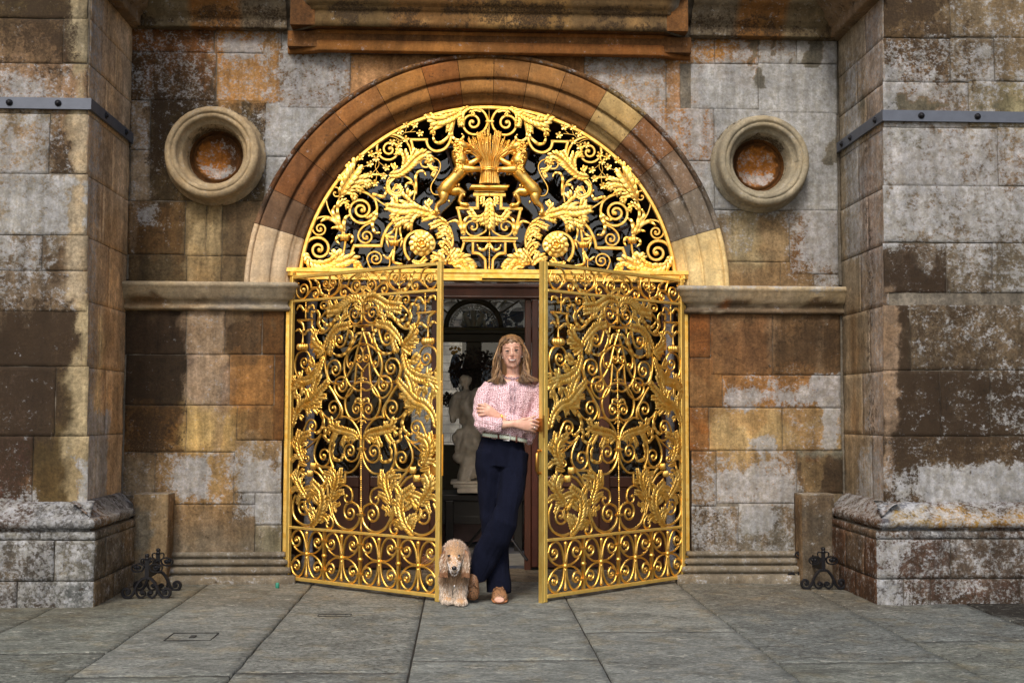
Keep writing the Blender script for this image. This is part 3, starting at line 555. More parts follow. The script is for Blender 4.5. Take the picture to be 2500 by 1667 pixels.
# inspection cover and little drain pegs
e=empty('inspection_cover',tuple(G(468,1555)));tag(e,'square inset stone inspection cover with a dark keyhole in the paving','cover')
c=G(468,1555);mb=MB();x0,x1,y0,y1=-.118,.118,-.10,.10
for a,b_ in(((x0,y0),(x1,y0)),((x1,y0),(x1,y1)),((x1,y1),(x0,y1)),((x0,y1),(x0,y0))): mb.bar((a[0],a[1],.0035),(b_[0],b_[1],.0035),.0045,.004)
mb.build('rim',simple('dark_joint',(.02,.02,.018),.9),e);mb=MB();mb.box((-.008,-.03,.002),(.020,.03,.006));mb.build('keyhole',bpy.data.materials['dark_joint'],e)
e=empty('inspection_cover',tuple(G(817,1501)));tag(e,'faint smaller cover outline in the paving in front of the left gate leaf','cover')
mb=MB()
for a,b_ in(((x0,y0),(x1,y0)),((x1,y0),(x1,y1)),((x1,y1),(x0,y1)),((x0,y1),(x0,y0))): mb.bar((a[0]*.8,a[1]*.35,.0005),(b_[0]*.8,b_[1]*.35,.0005),.003,.004)
mb.build('rim',bpy.data.materials['dark_joint'],e)
mg=simple('green_glass',(.02,.16,.11),.25)
for p_,l_ in(((677,1436),'tiny green peg on the paving by the left foot of the gateway'),((1700,1421),'tiny green peg on the paving by the right foot of the gateway')):
    c=G(*p_);mb=MB();mb.lathe([(.012,0),(.014,.01),(.013,.035),(.009,.04)],tuple(c),10);o=mb.build('ground_peg',mg,None,True);tag(o,l_,'peg','green pegs')
# ---------------------------------------------------------------- gilded ironwork
IRON=json.loads('''{"over":[["s",20,1,[-1225,2232,-1276,2249,-1298,2285,-1311,2313,-1309,2350],[-1211,2330],1,1.65,18],["s",14,1,[-1034,2442,-1077,2512,-1124,2554,-1170,2565,-1225,2550,-1259,2496],[-1204,2478],-1,1.5,13],["s",11,1,[-1077,2517,-1096,2540,-1138,2601,-1162,2676,-1158,2723,-1136,2763,-1099,2777],[-1095,2734],1,0.9,13],["s",19,1,[-1052,2738,-1006,2743,-955,2751,-913,2750,-857,2726,-817,2689,-802,2637],[-914,2616],1,2.15,20],["s",14,1,[-841,2524,-891,2500,-923,2467,-935,2434],[-877,2427],-1,1.4,16],["b",12,1,[-857,2731,-801,2689,-754,2657,-707,2634]],["b",22,1,[-986,2288,-962,2357]],["b",22,1,[-967,2357,-765,2359]],["b",22,1,[-770,2353,-763,2398,-747,2445,-715,2502,-664,2552]],["b",19,1,[-913,2787,-895,2787]],["b",19,1,[-895,2778,-893,2875]],["b",17,1,[-900,2872,-742,2872]],["r",19,1,[-838,2729,-801,2722,-759,2711,-741,2737,-734,2756,-755,2779]],["r",21,1,[-809,2609,-806,2571,-831,2533,-831,2491,-812,2454,-775,2452]],["r",19,1,[-804,2609,-832,2583,-864,2561,-892,2568]],["r",22,1,[-1034,2437,-1058,2498,-1077,2559,-1083,2611,-1079,2667,-1061,2724]],["r",22,1,[-1044,2461,-1082,2545,-1115,2596,-1099,2646]],["r",22,1,[-1058,2484,-1114,2540,-1161,2551,-1202,2525]],["r",17,1,[-1053,2465,-1090,2488,-1127,2479]],["r",22,1,[-1035,2461,-1035,2522,-1022,2560,-990,2576]],["u",33,1,[-1029,2416],26],["r",17,1,[-1039,2428,-1076,2423,-1089,2395,-1061,2367]],["r",17,1,[-1020,2428,-988,2433,-971,2405,-987,2372]],["b",16,1,[-1024,2395,-1029,2348,-1039,2297]],["l",71,1,[-1068,2714,-1038,2771,-993,2843,-966,2895,-989,2932]],["l",42,1,[-1052,2743,-1025,2786,-1034,2823,-1062,2837]],["l",42,1,[-1025,2771,-964,2791,-927,2787,-932,2763]],["l",42,1,[-997,2809,-942,2827,-895,2830,-869,2797]],["l",38,1,[-1070,2700,-1038,2734,-992,2739,-966,2701]],["l",28,1,[-1078,2634,-1056,2663,-1028,2668,-1011,2635]],["l",53,1,[-1311,2308,-1276,2244,-1199,2219,-1123,2237,-1064,2294]],["l",52,1,[-1157,2211,-1055,2233,-979,2260,-931,2209]],["l",43,1,[-1097,2216,-1073,2276,-1098,2302]],["s",18,1,[-233,3322,-176,3357,-120,3369,-75,3360,-37,3329,-16,3287],[-121,3257],1,1.75,16],["l",38,1,[-139,3373,-184,3345,-202,3307,-204,3246]],["l",50,1,[-176,3353,-251,3306,-326,3271,-383,3266,-443,3311]],["l",38,1,[-289,3268,-345,3244,-397,3220,-408,3186]],["l",34,1,[-262,3283,-277,3252,-292,3203]],["l",23,1,[-56,3340,-90,3351,-120,3346,-120,3316]],["l",27,1,[-308,3283,-345,3294,-372,3301]],["b",20,1,[-251,3287,-266,3222,-275,3169,-289,3111,-321,3067,-366,3048,-407,3053,-439,3079,-452,3113,-453,3136]],["b",20,1,[-443,3130,-572,3128]],["b",20,1,[-569,3134,-555,3089,-545,3024]],["s",17,1,[-564,3028,-576,3077,-610,3126,-659,3156,-707,3163,-756,3149],[-718,3054],-1,1.9,17],["b",5,1,[-741,3145,-704,3149,-666,3137,-643,3122,-606,3128]],["r",17,1,[-273,3207,-269,3161,-250,3135,-213,3129,-188,3155,-202,3177]],["r",19,1,[-281,3191,-295,3157,-344,3111,-385,3110,-404,3140,-404,3167]],["f",26,1,[-598,3235]],["f",26,1,[-538,3234]],["f",26,1,[-644,3186]],["f",26,1,[-500,3173]],["f",26,1,[-602,3130]],["f",26,1,[-698,3104]],["f",26,1,[-649,3091]],["f",26,1,[-796,3034]],["f",26,1,[-848,3020]],["f",26,1,[-812,2985]],["f",26,1,[-856,2946]],["f",26,1,[-737,2921]],["f",26,1,[-850,2869]],["f",26,1,[-757,2859]],["f",26,1,[-923,2995]],["f",26,1,[-924,2919]],["f",26,1,[-818,2807]],["b",4,1,[-659,3163,-629,3160,-607,3179,-532,3188]],["b",4,1,[-607,3179,-596,3218]],["b",4,1,[-569,3187,-538,3218]],["b",4,1,[-666,3125,-698,3104]],["b",4,1,[-812,2985,-780,2953,-737,2921]],["b",4,1,[-795,2972,-795,2934,-842,2877]],["b",4,1,[-810,2960,-817,2922,-790,2881,-757,2859]],["b",5,1,[-807,2892,-809,2845,-818,2807]],["b",4,1,[-812,2985,-856,2946,-924,2919]],["l",45,1,[-723,2870,-656,2875,-593,2918,-538,2979,-489,3017,-452,3018,-425,2980]],["l",42,1,[-619,2898,-601,2963,-613,3016,-654,3034]],["l",30,1,[-589,2937,-560,2986,-531,3047]],["l",26,1,[-705,2871,-679,2898,-687,2939]],["l",27,1,[-567,2941,-530,2960,-508,2975]],["s",13,1,[-437,3022,-420,3007,-415,2980],[-464,2968],1,1.1,15],["b",9,1,[-418,2997,-380,2990,-354,2958,-357,2913,-386,2855,-414,2807,-419,2769,-399,2736,-357,2730]],["l",24,1,[-447,2958,-414,2925,-391,2911,-405,2873]],["b",13,1,[-708,2832,-661,2856,-619,2864,-577,2843,-544,2805,-534,2749,-543,2687]],["r",16,1,[-544,2801,-563,2812,-591,2807,-602,2772]],["r",16,1,[-527,2730,-525,2806,-528,2858,-508,2896,-470,2896,-454,2863]],["s",9,1,[-540,2792,-562,2840,-609,2865],[-673,2786],-1,1.2,12],["l",24,1,[-678,2853,-720,2808,-715,2755,-668,2726,-630,2748,-643,2791]],["l",17,1,[-694,2747,-677,2773,-643,2782]],["l",52,1,[-365,2576,-445,2599,-524,2621,-617,2620,-720,2638]],["l",47,1,[-491,2622,-552,2654,-590,2687,-576,2732]],["l",52,1,[-477,2608,-524,2588,-561,2550,-574,2508]],["l",42,1,[-603,2616,-650,2592,-677,2559]],["l",31,1,[-403,2594,-440,2632,-427,2677]],["l",38,1,[-631,2620,-659,2648,-678,2690]],["l",42,1,[-593,2564,-630,2540,-658,2526]],["l",42,1,[-360,2576,-407,2576,-463,2561]],["b",19,1,[-365,2576,-318,2543,-283,2492,-265,2440,-261,2389,-275,2323,-302,2261]],["l",35,1,[-285,2506,-332,2529,-407,2505]],["l",28,1,[-266,2450,-313,2478,-350,2477]],["l",33,1,[-264,2407,-304,2449,-359,2435]],["l",31,1,[-265,2341,-303,2388,-340,2374]],["l",33,1,[-284,2294,-321,2332,-354,2289]],["l",28,1,[-279,2280,-247,2323,-223,2314]],["l",43,1,[-304,2227,-347,2274,-392,2274]],["l",43,1,[-296,2232,-244,2275,-210,2310]],["l",54,1,[-278,2232,-201,2267,-124,2216]],["l",35,1,[-261,2223,-210,2224,-158,2198]],["l",29,1,[-552,2255,-501,2238,-458,2265]],["b",22,1,[-567,2259,-596,2306,-605,2362,-590,2418,-546,2456,-481,2466,-420,2434,-392,2383,-401,2340]],["q",92,1,[-480,2375],92],["b",27,1,[-116,2735,4,2736]],["b",7,1,[-109,2761,3,2762]],["b",24,1,[-84,2726,-84,2629]],["b",22,1,[-76,2637,-239,2635]],["b",22,1,[-228,2644,-180,2441]],["b",19,1,[-205,2421,5,2423]],["b",14,1,[-191,2400,5,2401]],["b",19,1,[-179,2389,-195,2337,-223,2290,-219,2284]],["b",20,1,[-116,2390,-116,2310]],["b",20,1,[-123,2315,-74,2310,-41,2282,-28,2260,-25,2199]],["s",14,1,[-12,2511,-28,2471,-70,2444],[-116,2503],1,1.3,15],["d",11,0,[2,2518,3,2434],0],["d",12,0,[3,2391,1,2200],1],["l",57,0,[1,2717,2,2641,2,2514]],["l",38,1,[-10,2618,-43,2575,-85,2565,-132,2607]],["l",24,1,[-15,2688,-43,2669,-48,2707]],["l",28,1,[-5,2585,-33,2546,-56,2532]],["r",19,1,[-180,2446,-177,2507,-171,2554,-129,2583]],["r",19,1,[-189,2450,-206,2502,-239,2544,-295,2530]],["r",17,1,[-2,2382,-32,2339,-69,2343,-86,2376]],["d",9,0,[-5,3383,-4,3165],0],["k",26,0,[-5,3268],12],["s",12,1,[-706,2271,-714,2211,-774,2176,-842,2201,-870,2261],[-809,2266],1,1.6,14],["r",16,1,[-675,2548,-640,2522,-636,2462,-622,2406]],["r",17,1,[-674,2418,-733,2426,-700,2452,-670,2487]],["u",33,1,[-677,2379],22],["b",17,1,[-658,2548,-661,2479,-673,2392]],["b",14,1,[-673,2366,-677,2323,-689,2271]],["r",16,1,[-681,2332,-715,2271,-758,2296]],["r",16,1,[-677,2323,-680,2245,-612,2229]],["r",14,1,[-699,2383,-733,2409,-716,2349]],["r",14,1,[-656,2384,-618,2410,-634,2349]]],"gate":[["s",10,1,[1,1887,-2,1843,13,1798],[79,1831],-1,1.7,11],["l",44,1,[2,1883,31,1922,85,1933,143,1916,207,1883,264,1873,321,1866]],["l",33,1,[109,1917,144,1879,154,1835]],["l",31,1,[168,1892,217,1854,227,1813]],["l",24,1,[46,1914,71,1890,36,1870]],["l",29,1,[245,1881,283,1893,311,1924]],["l",25,1,[216,1893,235,1907,249,1926]],["l",29,1,[245,1859,284,1843,322,1834]],["b",12,1,[331,1873,369,1846,399,1816]],["s",11,1,[333,1869,325,1898,340,1924,372,1932],[375,1901],1,0.8,13],["r",21,1,[361,1731,398,1752,416,1790,409,1837,434,1873,475,1858]],["r",22,1,[241,1823,275,1786,313,1766,351,1775,383,1809]],["l",14,1,[452,1863,480,1862,480,1833]],["b",13,1,[467,1811,624,1815]],["b",16,1,[482,1808,481,1769,458,1740,408,1719,370,1717,328,1737,285,1771,246,1816]],["b",16,1,[611,1809,572,1786,559,1741]],["d",16,1,[539,1940,540,1820],2],["r",16,1,[526,1866,507,1899,475,1911,452,1881]],["r",16,1,[558,1875,585,1909,612,1911,628,1885]],["d",16,1,[564,1745,565,1646],0],["r",15,1,[553,1710,514,1740,486,1741,470,1713]],["r",15,1,[577,1723,604,1750,636,1738]],["u",49,1,[565,1627],23],["s",11,1,[590,1414,630,1448,644,1503,631,1556,606,1585,565,1599,524,1591,495,1557,492,1531],[548,1521],-1,1.45,11],["l",43,1,[344,1601,334,1637,290,1692,228,1738,170,1751,131,1763]],["l",39,1,[286,1696,282,1642,297,1581]],["l",43,1,[348,1600,399,1634,436,1672,435,1722]],["l",36,1,[348,1604,395,1603,437,1605]],["l",31,1,[189,1746,189,1790,150,1824]],["l",28,1,[390,1631,436,1637,473,1632]],["l",32,1,[344,1601,381,1582,409,1567]],["l",25,1,[247,1726,257,1679,268,1625]],["l",21,1,[408,1648,454,1671,473,1699]],["s",14,1,[136,1749,144,1697,159,1657],[217,1663],-1,1.4,12],["b",15,1,[-46,1748,117,1755]],["b",12,1,[80,1747,85,1711]],["r",20,1,[127,1722,105,1706,93,1674,111,1622,143,1582,187,1559,240,1560,282,1581]],["r",15,1,[14,1702,49,1697,69,1664,89,1627]],["b",13,1,[-11,1733,35,1629,56,1572,76,1510,106,1462,141,1418,185,1379,228,1366,271,1371,313,1393]],["s",13,1,[57,1506,64,1426,74,1364,94,1317,128,1284,172,1269,210,1280,243,1309,258,1344,247,1387,213,1410,175,1410,149,1385,144,1353],[190,1353],-1,1.35,9],["b",13,1,[-24,1627,40,1625,104,1594,149,1551,170,1496,162,1428,127,1367,79,1333,35,1319,-5,1331]],["b",13,1,[0,1376,39,1376,79,1357,118,1324,148,1281,158,1234,144,1180,116,1144,72,1128,28,1136,0,1161,-13,1190]],["b",11,1,[54,1501,-9,1444]],["b",11,0,[-9,1448,-8,1398]],["s",10,1,[119,1592,139,1562,145,1522,139,1492],[110,1496],1,1,9],["s",10,1,[21,1609,4,1581,-2,1548],[33,1538],-1,1.3,8],["d",12,0,[-11,1398,-4,942],1],["d",12,0,[-3,921,3,517],1],["d",14,0,[4,496,5,393],0],["d",15,0,[-14,1946,-12,1770],0],["k",28,0,[-13,1834],12],["k",30,0,[-3,934],14],["k",26,0,[3,501],14],["r",11,1,[-8,1380,9,1402,44,1394]],["r",16,1,[-3,1230,21,1259,51,1263,68,1234]],["s",10,1,[-5,1165,-2,1201,14,1225],[52,1196],1,1.4,11],["r",11,1,[-3,1089,13,1121,43,1104]],["s",12,1,[242,1365,294,1381,322,1422,330,1461],[253,1465],-1,1.7,10],["b",13,1,[344,1593,353,1528,345,1471,327,1407,313,1379]],["s",11,1,[386,1191,340,1148,284,1123,241,1129,207,1164],[266,1201],1,1.5,11],["b",16,1,[309,1351,272,1312,225,1251,192,1209,184,1173,193,1135]],["b",13,1,[203,1139,150,1144,97,1122,53,1082,29,1046,10,995]],["l",46,1,[358,1563,378,1499,411,1445,481,1405,558,1386,649,1357]],["l",43,1,[377,1510,424,1487,475,1528]],["l",42,1,[401,1456,457,1437,503,1464]],["l",39,1,[513,1387,563,1393,576,1431]],["l",46,1,[517,1380,563,1362,550,1327]],["l",42,1,[563,1372,617,1347,622,1292]],["l",28,1,[594,1379,630,1389,639,1413]],["l",45,1,[642,1074,615,1156,555,1219,473,1251,403,1307,323,1375]],["l",42,1,[450,1261,440,1332,397,1420]],["l",35,1,[583,1195,515,1219,390,1223]],["l",31,1,[615,1160,592,1222,595,1281]],["l",32,1,[482,1244,486,1279,500,1317]],["l",31,1,[528,1222,478,1226,414,1180]],["l",35,1,[569,1208,524,1208,497,1177]],["l",28,1,[628,1125,597,1156,565,1139]],["l",32,1,[441,1268,403,1279,343,1283]],["l",25,1,[412,1307,440,1335,467,1352]],["l",28,1,[464,1254,413,1258,385,1251]],["b",17,1,[527,1327,528,1275]],["b",12,1,[650,1208,651,1070]],["s",12,1,[558,1011,539,1062,513,1107],[468,1075],-1,1.5,9],["r",21,1,[395,1184,361,1138,354,1092,378,1057,416,1033,443,1040]],["r",21,1,[343,1074,337,1032,342,1006,300,980,276,994]],["l",40,1,[20,995,59,1031,132,1050,204,1062,256,1077,284,1123]],["l",32,1,[132,1040,147,1010,171,964]],["l",36,1,[194,1058,228,1029,262,987]],["l",29,1,[64,1028,98,1013,113,988]],["l",29,1,[35,1006,55,1001,74,991]],["l",29,1,[189,1062,208,1076,213,1098]],["l",32,1,[246,1066,284,1066,299,1042]],["s",12,1,[14,1008,16,928,42,871],[105,916],-1,1.7,11],["b",13,1,[-3,921,18,856,53,807,97,779,136,774,157,776]],["b",16,1,[150,779,151,704]],["b",13,1,[151,699,194,695,223,681]],["r",18,1,[168,899,180,859,216,854,259,870,263,919,248,955,252,983]],["b",18,1,[276,991,296,927,291,863,259,802]],["b",14,1,[259,802,414,805]],["s",12,1,[374,1027,407,982,435,930,443,885],[352,879],1,1.7,10],["b",8,1,[397,1003,444,972,490,942,527,918,536,884]],["s",10,1,[573,867,532,832,500,838],[512,857],1,0.7,13],["b",13,1,[383,1024,416,995,462,987,512,1003]],["l",42,1,[532,832,568,881,585,940,562,995,494,1029]],["l",31,1,[577,888,612,927,643,959]],["l",28,1,[541,842,595,865,645,845]],["l",21,1,[505,810,546,815,578,823]],["l",28,1,[572,905,540,922,532,884]],["l",28,1,[581,954,544,971,522,963]],["l",28,1,[594,947,603,986,593,1037]],["l",21,1,[580,985,616,996,648,962]],["u",26,1,[446,808],23],["u",26,1,[479,757],23],["b",17,1,[400,800,354,756,322,706,309,645,305,575,278,503,264,478]],["b",15,1,[446,775,396,751,359,718,336,692]],["l",39,1,[267,576,257,625,233,684,227,737,269,788]],["l",30,1,[255,608,210,630,169,641]],["l",30,1,[261,661,280,708,310,716]],["l",30,1,[228,695,194,743,184,786]],["l",25,1,[246,731,279,753,335,766]],["l",25,1,[258,587,234,596,200,623]],["l",25,1,[237,699,199,712,170,718]],["l",21,1,[221,500,230,536,196,562]],["l",21,1,[249,502,254,537,234,564]],["s",12,1,[214,662,175,684,132,683,94,661,82,632],[126,609],-1,0.75,20],["l",45,1,[464,394,423,425,385,468,357,535,356,584,374,638,443,696]],["l",31,1,[357,542,323,583,276,596]],["l",38,1,[370,620,430,633,485,587]],["l",35,1,[360,606,341,654,317,688]],["l",31,1,[390,457,344,472,306,456]],["l",33,1,[409,434,422,484,463,510]],["l",31,1,[361,543,403,569,435,595]],["l",31,1,[388,638,443,658,512,647]],["l",28,1,[366,501,329,520,305,571]],["l",28,1,[370,564,365,602,420,619]],["l",31,1,[423,421,450,454,468,497]],["l",28,1,[400,434,358,445,320,471]],["l",41,1,[503,588,557,649,592,706,574,767,538,749]],["l",28,1,[557,632,602,644,647,629]],["l",28,1,[512,592,557,594,589,555]],["l",31,1,[566,664,547,690,556,708]],["l",27,1,[597,675,628,714,646,736]],["l",21,1,[601,706,623,742,601,775]],["l",24,1,[503,588,530,600,575,602]],["b",15,1,[616,604,641,557,644,517,635,468,600,429,550,407,505,401,460,410]],["s",13,1,[503,574,476,545,473,542],[542,528],-1,1.4,13],["l",21,1,[512,571,517,540,495,501]],["s",13,1,[329,482,292,480,262,457],[295,424],-1,0.7,18],["s",14,1,[6,506,27,554,76,578],[98,509],1,1.5,13],["b",17,1,[11,485,24,447,59,413,107,395,155,399,208,422,240,459,263,503,281,574]],["s",11,1,[69,1965,94,1973,132,2004,164,2022,193,2022],[181,1984],1,1.1,9],["s",10,1,[-10,1976,60,1966,103,1991,110,2020,103,2035],[64,2021],-1,1.4,10],["b",10,1,[28,2095,77,2097,122,2076,144,2034]],["b",9,1,[142,2030,200,2034]],["b",10,1,[261,2101,235,2088,225,2060,231,2023,258,1989,301,1968,330,1964]],["b",9,1,[156,2082,190,2076,209,2053,212,2024,239,1993,277,1972]],["r",22,1,[330,1963,372,1974,404,2001,415,2040,427,2067,464,2090]],["s",9,1,[316,2111,316,2071,315,2054],[281,2056],1,1.3,8],["s",9,1,[319,2111,320,2078,321,2059],[354,2056],-1,1.3,8],["b",8,1,[317,2136,318,2028]],["d",11,1,[318,2028,319,1974],0],["r",9,1,[317,1996,338,2012,367,2020]],["r",9,1,[317,1996,296,2015,272,2022]],["s",11,1,[561,1968,534,1986,501,2013,478,2026,450,2027],[453,1988],-1,1.3,9],["s",11,1,[619,2079,640,2035,631,1994,598,1967,561,1968,534,1992],[572,2026],1,1.3,10],["b",10,1,[494,2034,501,2066,524,2093,565,2104]],["b",9,1,[432,2035,497,2034]],["l",15,1,[-12,2101,23,2110,68,2085]],["l",15,1,[-2,2082,33,2080,58,2052]],["l",15,1,[-10,2013,24,2003,64,1979]],["l",15,1,[-15,2002,-5,1983,-10,1961]],["l",15,1,[-31,2066,-17,2087,-22,2113]],["l",18,1,[156,2071,185,2088,204,2090]]]}''')
SEC=[(-.5,.5),(-.5,-.28),(-.3,-.5),(.3,-.5),(.5,-.28),(.5,.5)]
def bar_path(mb,P,t,d,y0=0.,taper=None,wave=0):
    P=[np.array(p,float) for p in P];N=len(P);vs=[]
    for i in range(N):
        tg=P[min(i+1,N-1)]-P[max(i-1,0)];tg/=(np.linalg.norm(tg)+1e-9);nr=np.array([-tg[1],tg[0]])
        w_=t*(taper(i/(N-1)) if taper else 1);yy=y0+(wave*math.sin(i*.9)*t if wave else 0)
        for a,b_ in SEC: vs.append((P[i][0]+nr[0]*a*w_,yy+b_*d,P[i][1]+nr[1]*a*w_))
    n=6;fs=[(i*n+k,i*n+(k+1)%n,(i+1)*n+(k+1)%n,(i+1)*n+k) for i in range(N-1) for k in range(n)]
    fs+=[tuple(range(n))[::-1],tuple(range((N-1)*n,N*n))];mb.add(vs,fs)
def spiral_pts(last,c,d,turns,re):
    a0=math.atan2(last[1]-c[1],last[0]-c[0]);r0=math.hypot(last[0]-c[0],last[1]-c[1]);n=max(8,int(turns*20));o=[]
    re=min(re,r0*.6)
    for i in range(1,n+1):
        t=i/n;r_=.45*(r0+(re-r0)*t)+.55*r0*(re/r0)**t;a=a0-d*2*PI*turns*t
        o.append((c[0]+r_*math.cos(a),c[1]+r_*math.sin(a)))
    return o
def acanthus(mb,sp,w,y0=0.,seed=0):
    """spine with a few broad curling lobes each side, every lobe fluted and notched like beaten leaf"""
    rn=random.Random(seed);P=[np.array(p) for p in crm(sp,n=10)]
    S=[0]
    for a,b_ in zip(P[:-1],P[1:]): S.append(S[-1]+np.linalg.norm(b_-a))
    L=S[-1];at=lambda s:np.array((np.interp(s,S,[p[0] for p in P]),np.interp(s,S,[p[1] for p in P])))
    w=w*.62;nl=max(2,int(round(L/(w*.8))));lift=w*.3
    def yy(u): return y0-.003-lift*math.sin(PI*min(1,u*.9+.1))
    for k in range(nl+1):
        tip=k==nl;u=min(.97,(k+.25)/nl);s=u*L;c0=at(s);tg=at(min(L,s+L*.03))-at(max(0,s-L*.03));tg=tg/(np.linalg.norm(tg)+1e-9)
        for sd in ((0,) if tip else (-1,1)):
            nr=np.array([-tg[1],tg[0]])*sd;pf=.6+.55*math.sin(PI*(.1+.75*u));ln=w*pf*rn.uniform(1.65,2.05);base=w*.36*pf;M_,Q=7,9
            if tip: ln*=.7;base*=.9
            pos=c0.copy();vs=[];st=ln/(M_-1);curl=rn.uniform(.7,1.1)
            for i in range(M_):
                t=i/(M_-1);an_=R(50-46*t*curl) if sd else 0
                dr=(tg*math.cos(an_)+nr*math.sin(an_)) if sd else tg
                if i: pos=pos+dr*st
                pr=np.array([-dr[1],dr[0]]);ww=base*(.30+.72*math.sin(PI*(t*.74+.06)))
                h=yy(u)-w*.24*math.sin(PI*t*.8)+w*.16*max(0,t-.7)*2
                for j in range(Q):
                    q=j/(Q-1)*2-1;fl=abs(math.cos(1.5*PI*q));rid=w*(.03+.10*fl)*(1-.4*t)+w*.06*(1-q*q)
                    e=pos+pr*q*ww
                    if i>=M_-2: e=e+dr*ww*((.55*fl-.5*q*q) if i==M_-1 else (.1*fl-.12*q*q))
                    vs.append((e[0],h-rid,e[1]))
            mb.add(vs,[(i*Q+j,(i+1)*Q+j,(i+1)*Q+j+1,i*Q+j+1) for i in range(M_-1) for j in range(Q-1)])
    mb.tube([(*at(L*i/8)[:1],yy(i/8)-w*.14,at(L*i/8)[1]) for i in range(9)],[w*.07*(1.3-i/8) for i in range(9)],6,(0,1,0))
def flower(mb,c,r_,y0,seed=0):
    rn=random.Random(seed);o=rn.uniform(0,1)
    for k in range(5):
        a=o+2*PI*k/5;d=np.array([math.cos(a),math.sin(a)]);p=np.array([-d[1],d[0]]);vs=[]
        for i,(t,wd_) in enumerate(((.1,.08),(.45,.26),(.8,.34),(1.05,.14))):
            for j in(-1,0,1):
                e=np.array(c)+d*r_*t+p*r_*wd_*j;vs.append((e[0],y0-.004-r_*(.25*math.sin(t*2.2))+(r_*.14 if j==0 else 0),e[1]))
        mb.add(vs,[(i*3+j,(i+1)*3+j,(i+1)*3+j+1,i*3+j+1) for i in range(3) for j in range(2)])
    mb.ball((c[0],y0-.006,c[1]),(r_*.22,r_*.3,r_*.22),8,5)
def rosette(mb,c,r_,y0):
    for ringk,(n,rr,bulge,ww) in enumerate(((12,1.0,.28,.30),(8,.70,.5,.30),(5,.38,.75,.24))):
        for k in range(n):
            a=2*PI*(k+.5*(ringk%2))/n;d=np.array([math.cos(a),math.sin(a)]);p=np.array([-d[1],d[0]]);vs=[]
            for i in range(5):
                t=i/4;wd_=ww*(.35+.75*math.sin(PI*(t*.75+.1)))
                for j in range(5):
                    q=j/2-1;e=np.array(c)+d*r_*rr*(.12+.88*t-(.08*abs(q) if i==4 else 0))+p*r_*wd_*q;vs.append((e[0],y0-.004-r_*(bulge*math.sin(t*2.3)*.45+.10*(1-abs(q))+.05*ringk),e[1]))
            mb.add(vs,[(i*5+j,(i+1)*5+j,(i+1)*5+j+1,i*5+j+1) for i in range(4) for j in range(4)])
    mb.ball((c[0],y0-r_*.3,c[1]),r_*.13,8,6)
def spindle(mb,a,b_,t,k,y0=0.):
    A=Vector((a[0],y0,a[1]));B=Vector((b_[0],y0,b_[1]));L=(B-A).length
    if k==0: pr=[(0,.9),(.03,.9),(.06,.45),(.3,.38),(.6,.5),(.8,.85),(.9,1.05),(.95,.8),(1,.5)]
    elif k==1:
        n=max(4,int(L/(t*1.15)));pr=[]
        for i in range(n):
            u=i/n;big=1.0 if i%5 in(2,3) else .66
            pr+=[(u,.42),((i+.3)/n,big*.95),((i+.65)/n,big),((i+.95)/n,.42)]
        pr.append((1,.4))
    else: pr=[(0,.3),(.05,.62),(.12,.62),(.16,.3),(.2,.72),(.28,.72),(.32,.4),(.5,.85),(.7,.5),(.9,.62),(1,.55)]
    mb.tube([A+(B-A)*u for u,_ in pr],[t*.62*r_ for _,r_ in pr],8,(0,1,0))
KN={'b':'scrollwork_bar','s':'scroll','r':'tendril','l':'acanthus_leaf','f':'flower','u':'bud','q':'rosette','d':'spindle','k':'collar'}
M_GFR=None
def make_iron(kind,parent,depth,y0):
    for idx,rec in enumerate(IRON[kind]):
        k,t,mir,pts=rec[:4];t/=1000;P=[(pts[i]/1000,pts[i+1]/1000) for i in range(0,len(pts),2)]
        proto=None
        for s in ((1,-1) if (mir and not(k=='d' and abs(P[0][0])<.012)) else (1,)):
            if proto is not None:
                c=proto.copy();sc.collection.objects.link(c);c.parent=parent;c.scale=(-1,1,1);continue
            mb=MB()
            if k=='b': bar_path(mb,crm(P,n=7) if len(P)>2 else P,t,depth*(.5 if t<.008 else 1),y0)
            elif k=='s':
                Q=crm(P,n=6);c=(rec[4][0]/1000,rec[4][1]/1000);sp=spiral_pts(Q[-1],c,rec[5],rec[6],rec[7]/1000)
                bar_path(mb,[tuple(q) for q in Q]+sp,t,depth,y0,lambda u:1 if u>.15 else .75+u*1.6)
                e=sp[-1];ec=(c[0]+(e[0]-c[0])*.45,c[1]+(e[1]-c[1])*.45);mb.lathe([(t*.78,y0+depth*.5),(t*.78,y0-depth*.5),(t*.45,y0-depth*.75)],(ec[0],0,ec[1]),12,'y')
            elif k=='r': bar_path(mb,crm(P,n=7),t*1.05,depth*.45,y0-depth*.35,lambda u:(.45+.75*math.sin(PI*min(1,u*.72+.25)))*(1+.12*math.sin(u*19)),.12)
            elif k=='l': acanthus(mb,P,t,y0,idx)
            elif k=='f': flower(mb,P[0],t*.95,y0-depth*.5,idx)
            elif k=='q': rosette(mb,P[0],t,y0)
            elif k=='u':
                ry=rec[4]/1000
                for j in range(7):
                    a=PI*j/6;mb.ball((P[0][0]-t*.72*math.cos(a),y0-t*.55*math.sin(a),P[0][1]),(t*.34,t*.34,ry),8,6)
            elif k=='d': spindle(mb,P[0],P[1],t,rec[4],y0-depth*.3)
            elif k=='k':
                ry=rec[4]/1000;mb.box((-t,y0-depth*.9,P[0][1]-ry*.6),(t,y0+depth*.6,P[0][1]+ry*.6));mb.box((-t*1.2,y0-depth*1.1,P[0][1]-ry*.2),(t*1.2,y0+depth*.7,P[0][1]+ry*.2))
            proto=mb.build(KN[k],M_GOLD,parent,smooth=k in 'lfuqdr')
    return
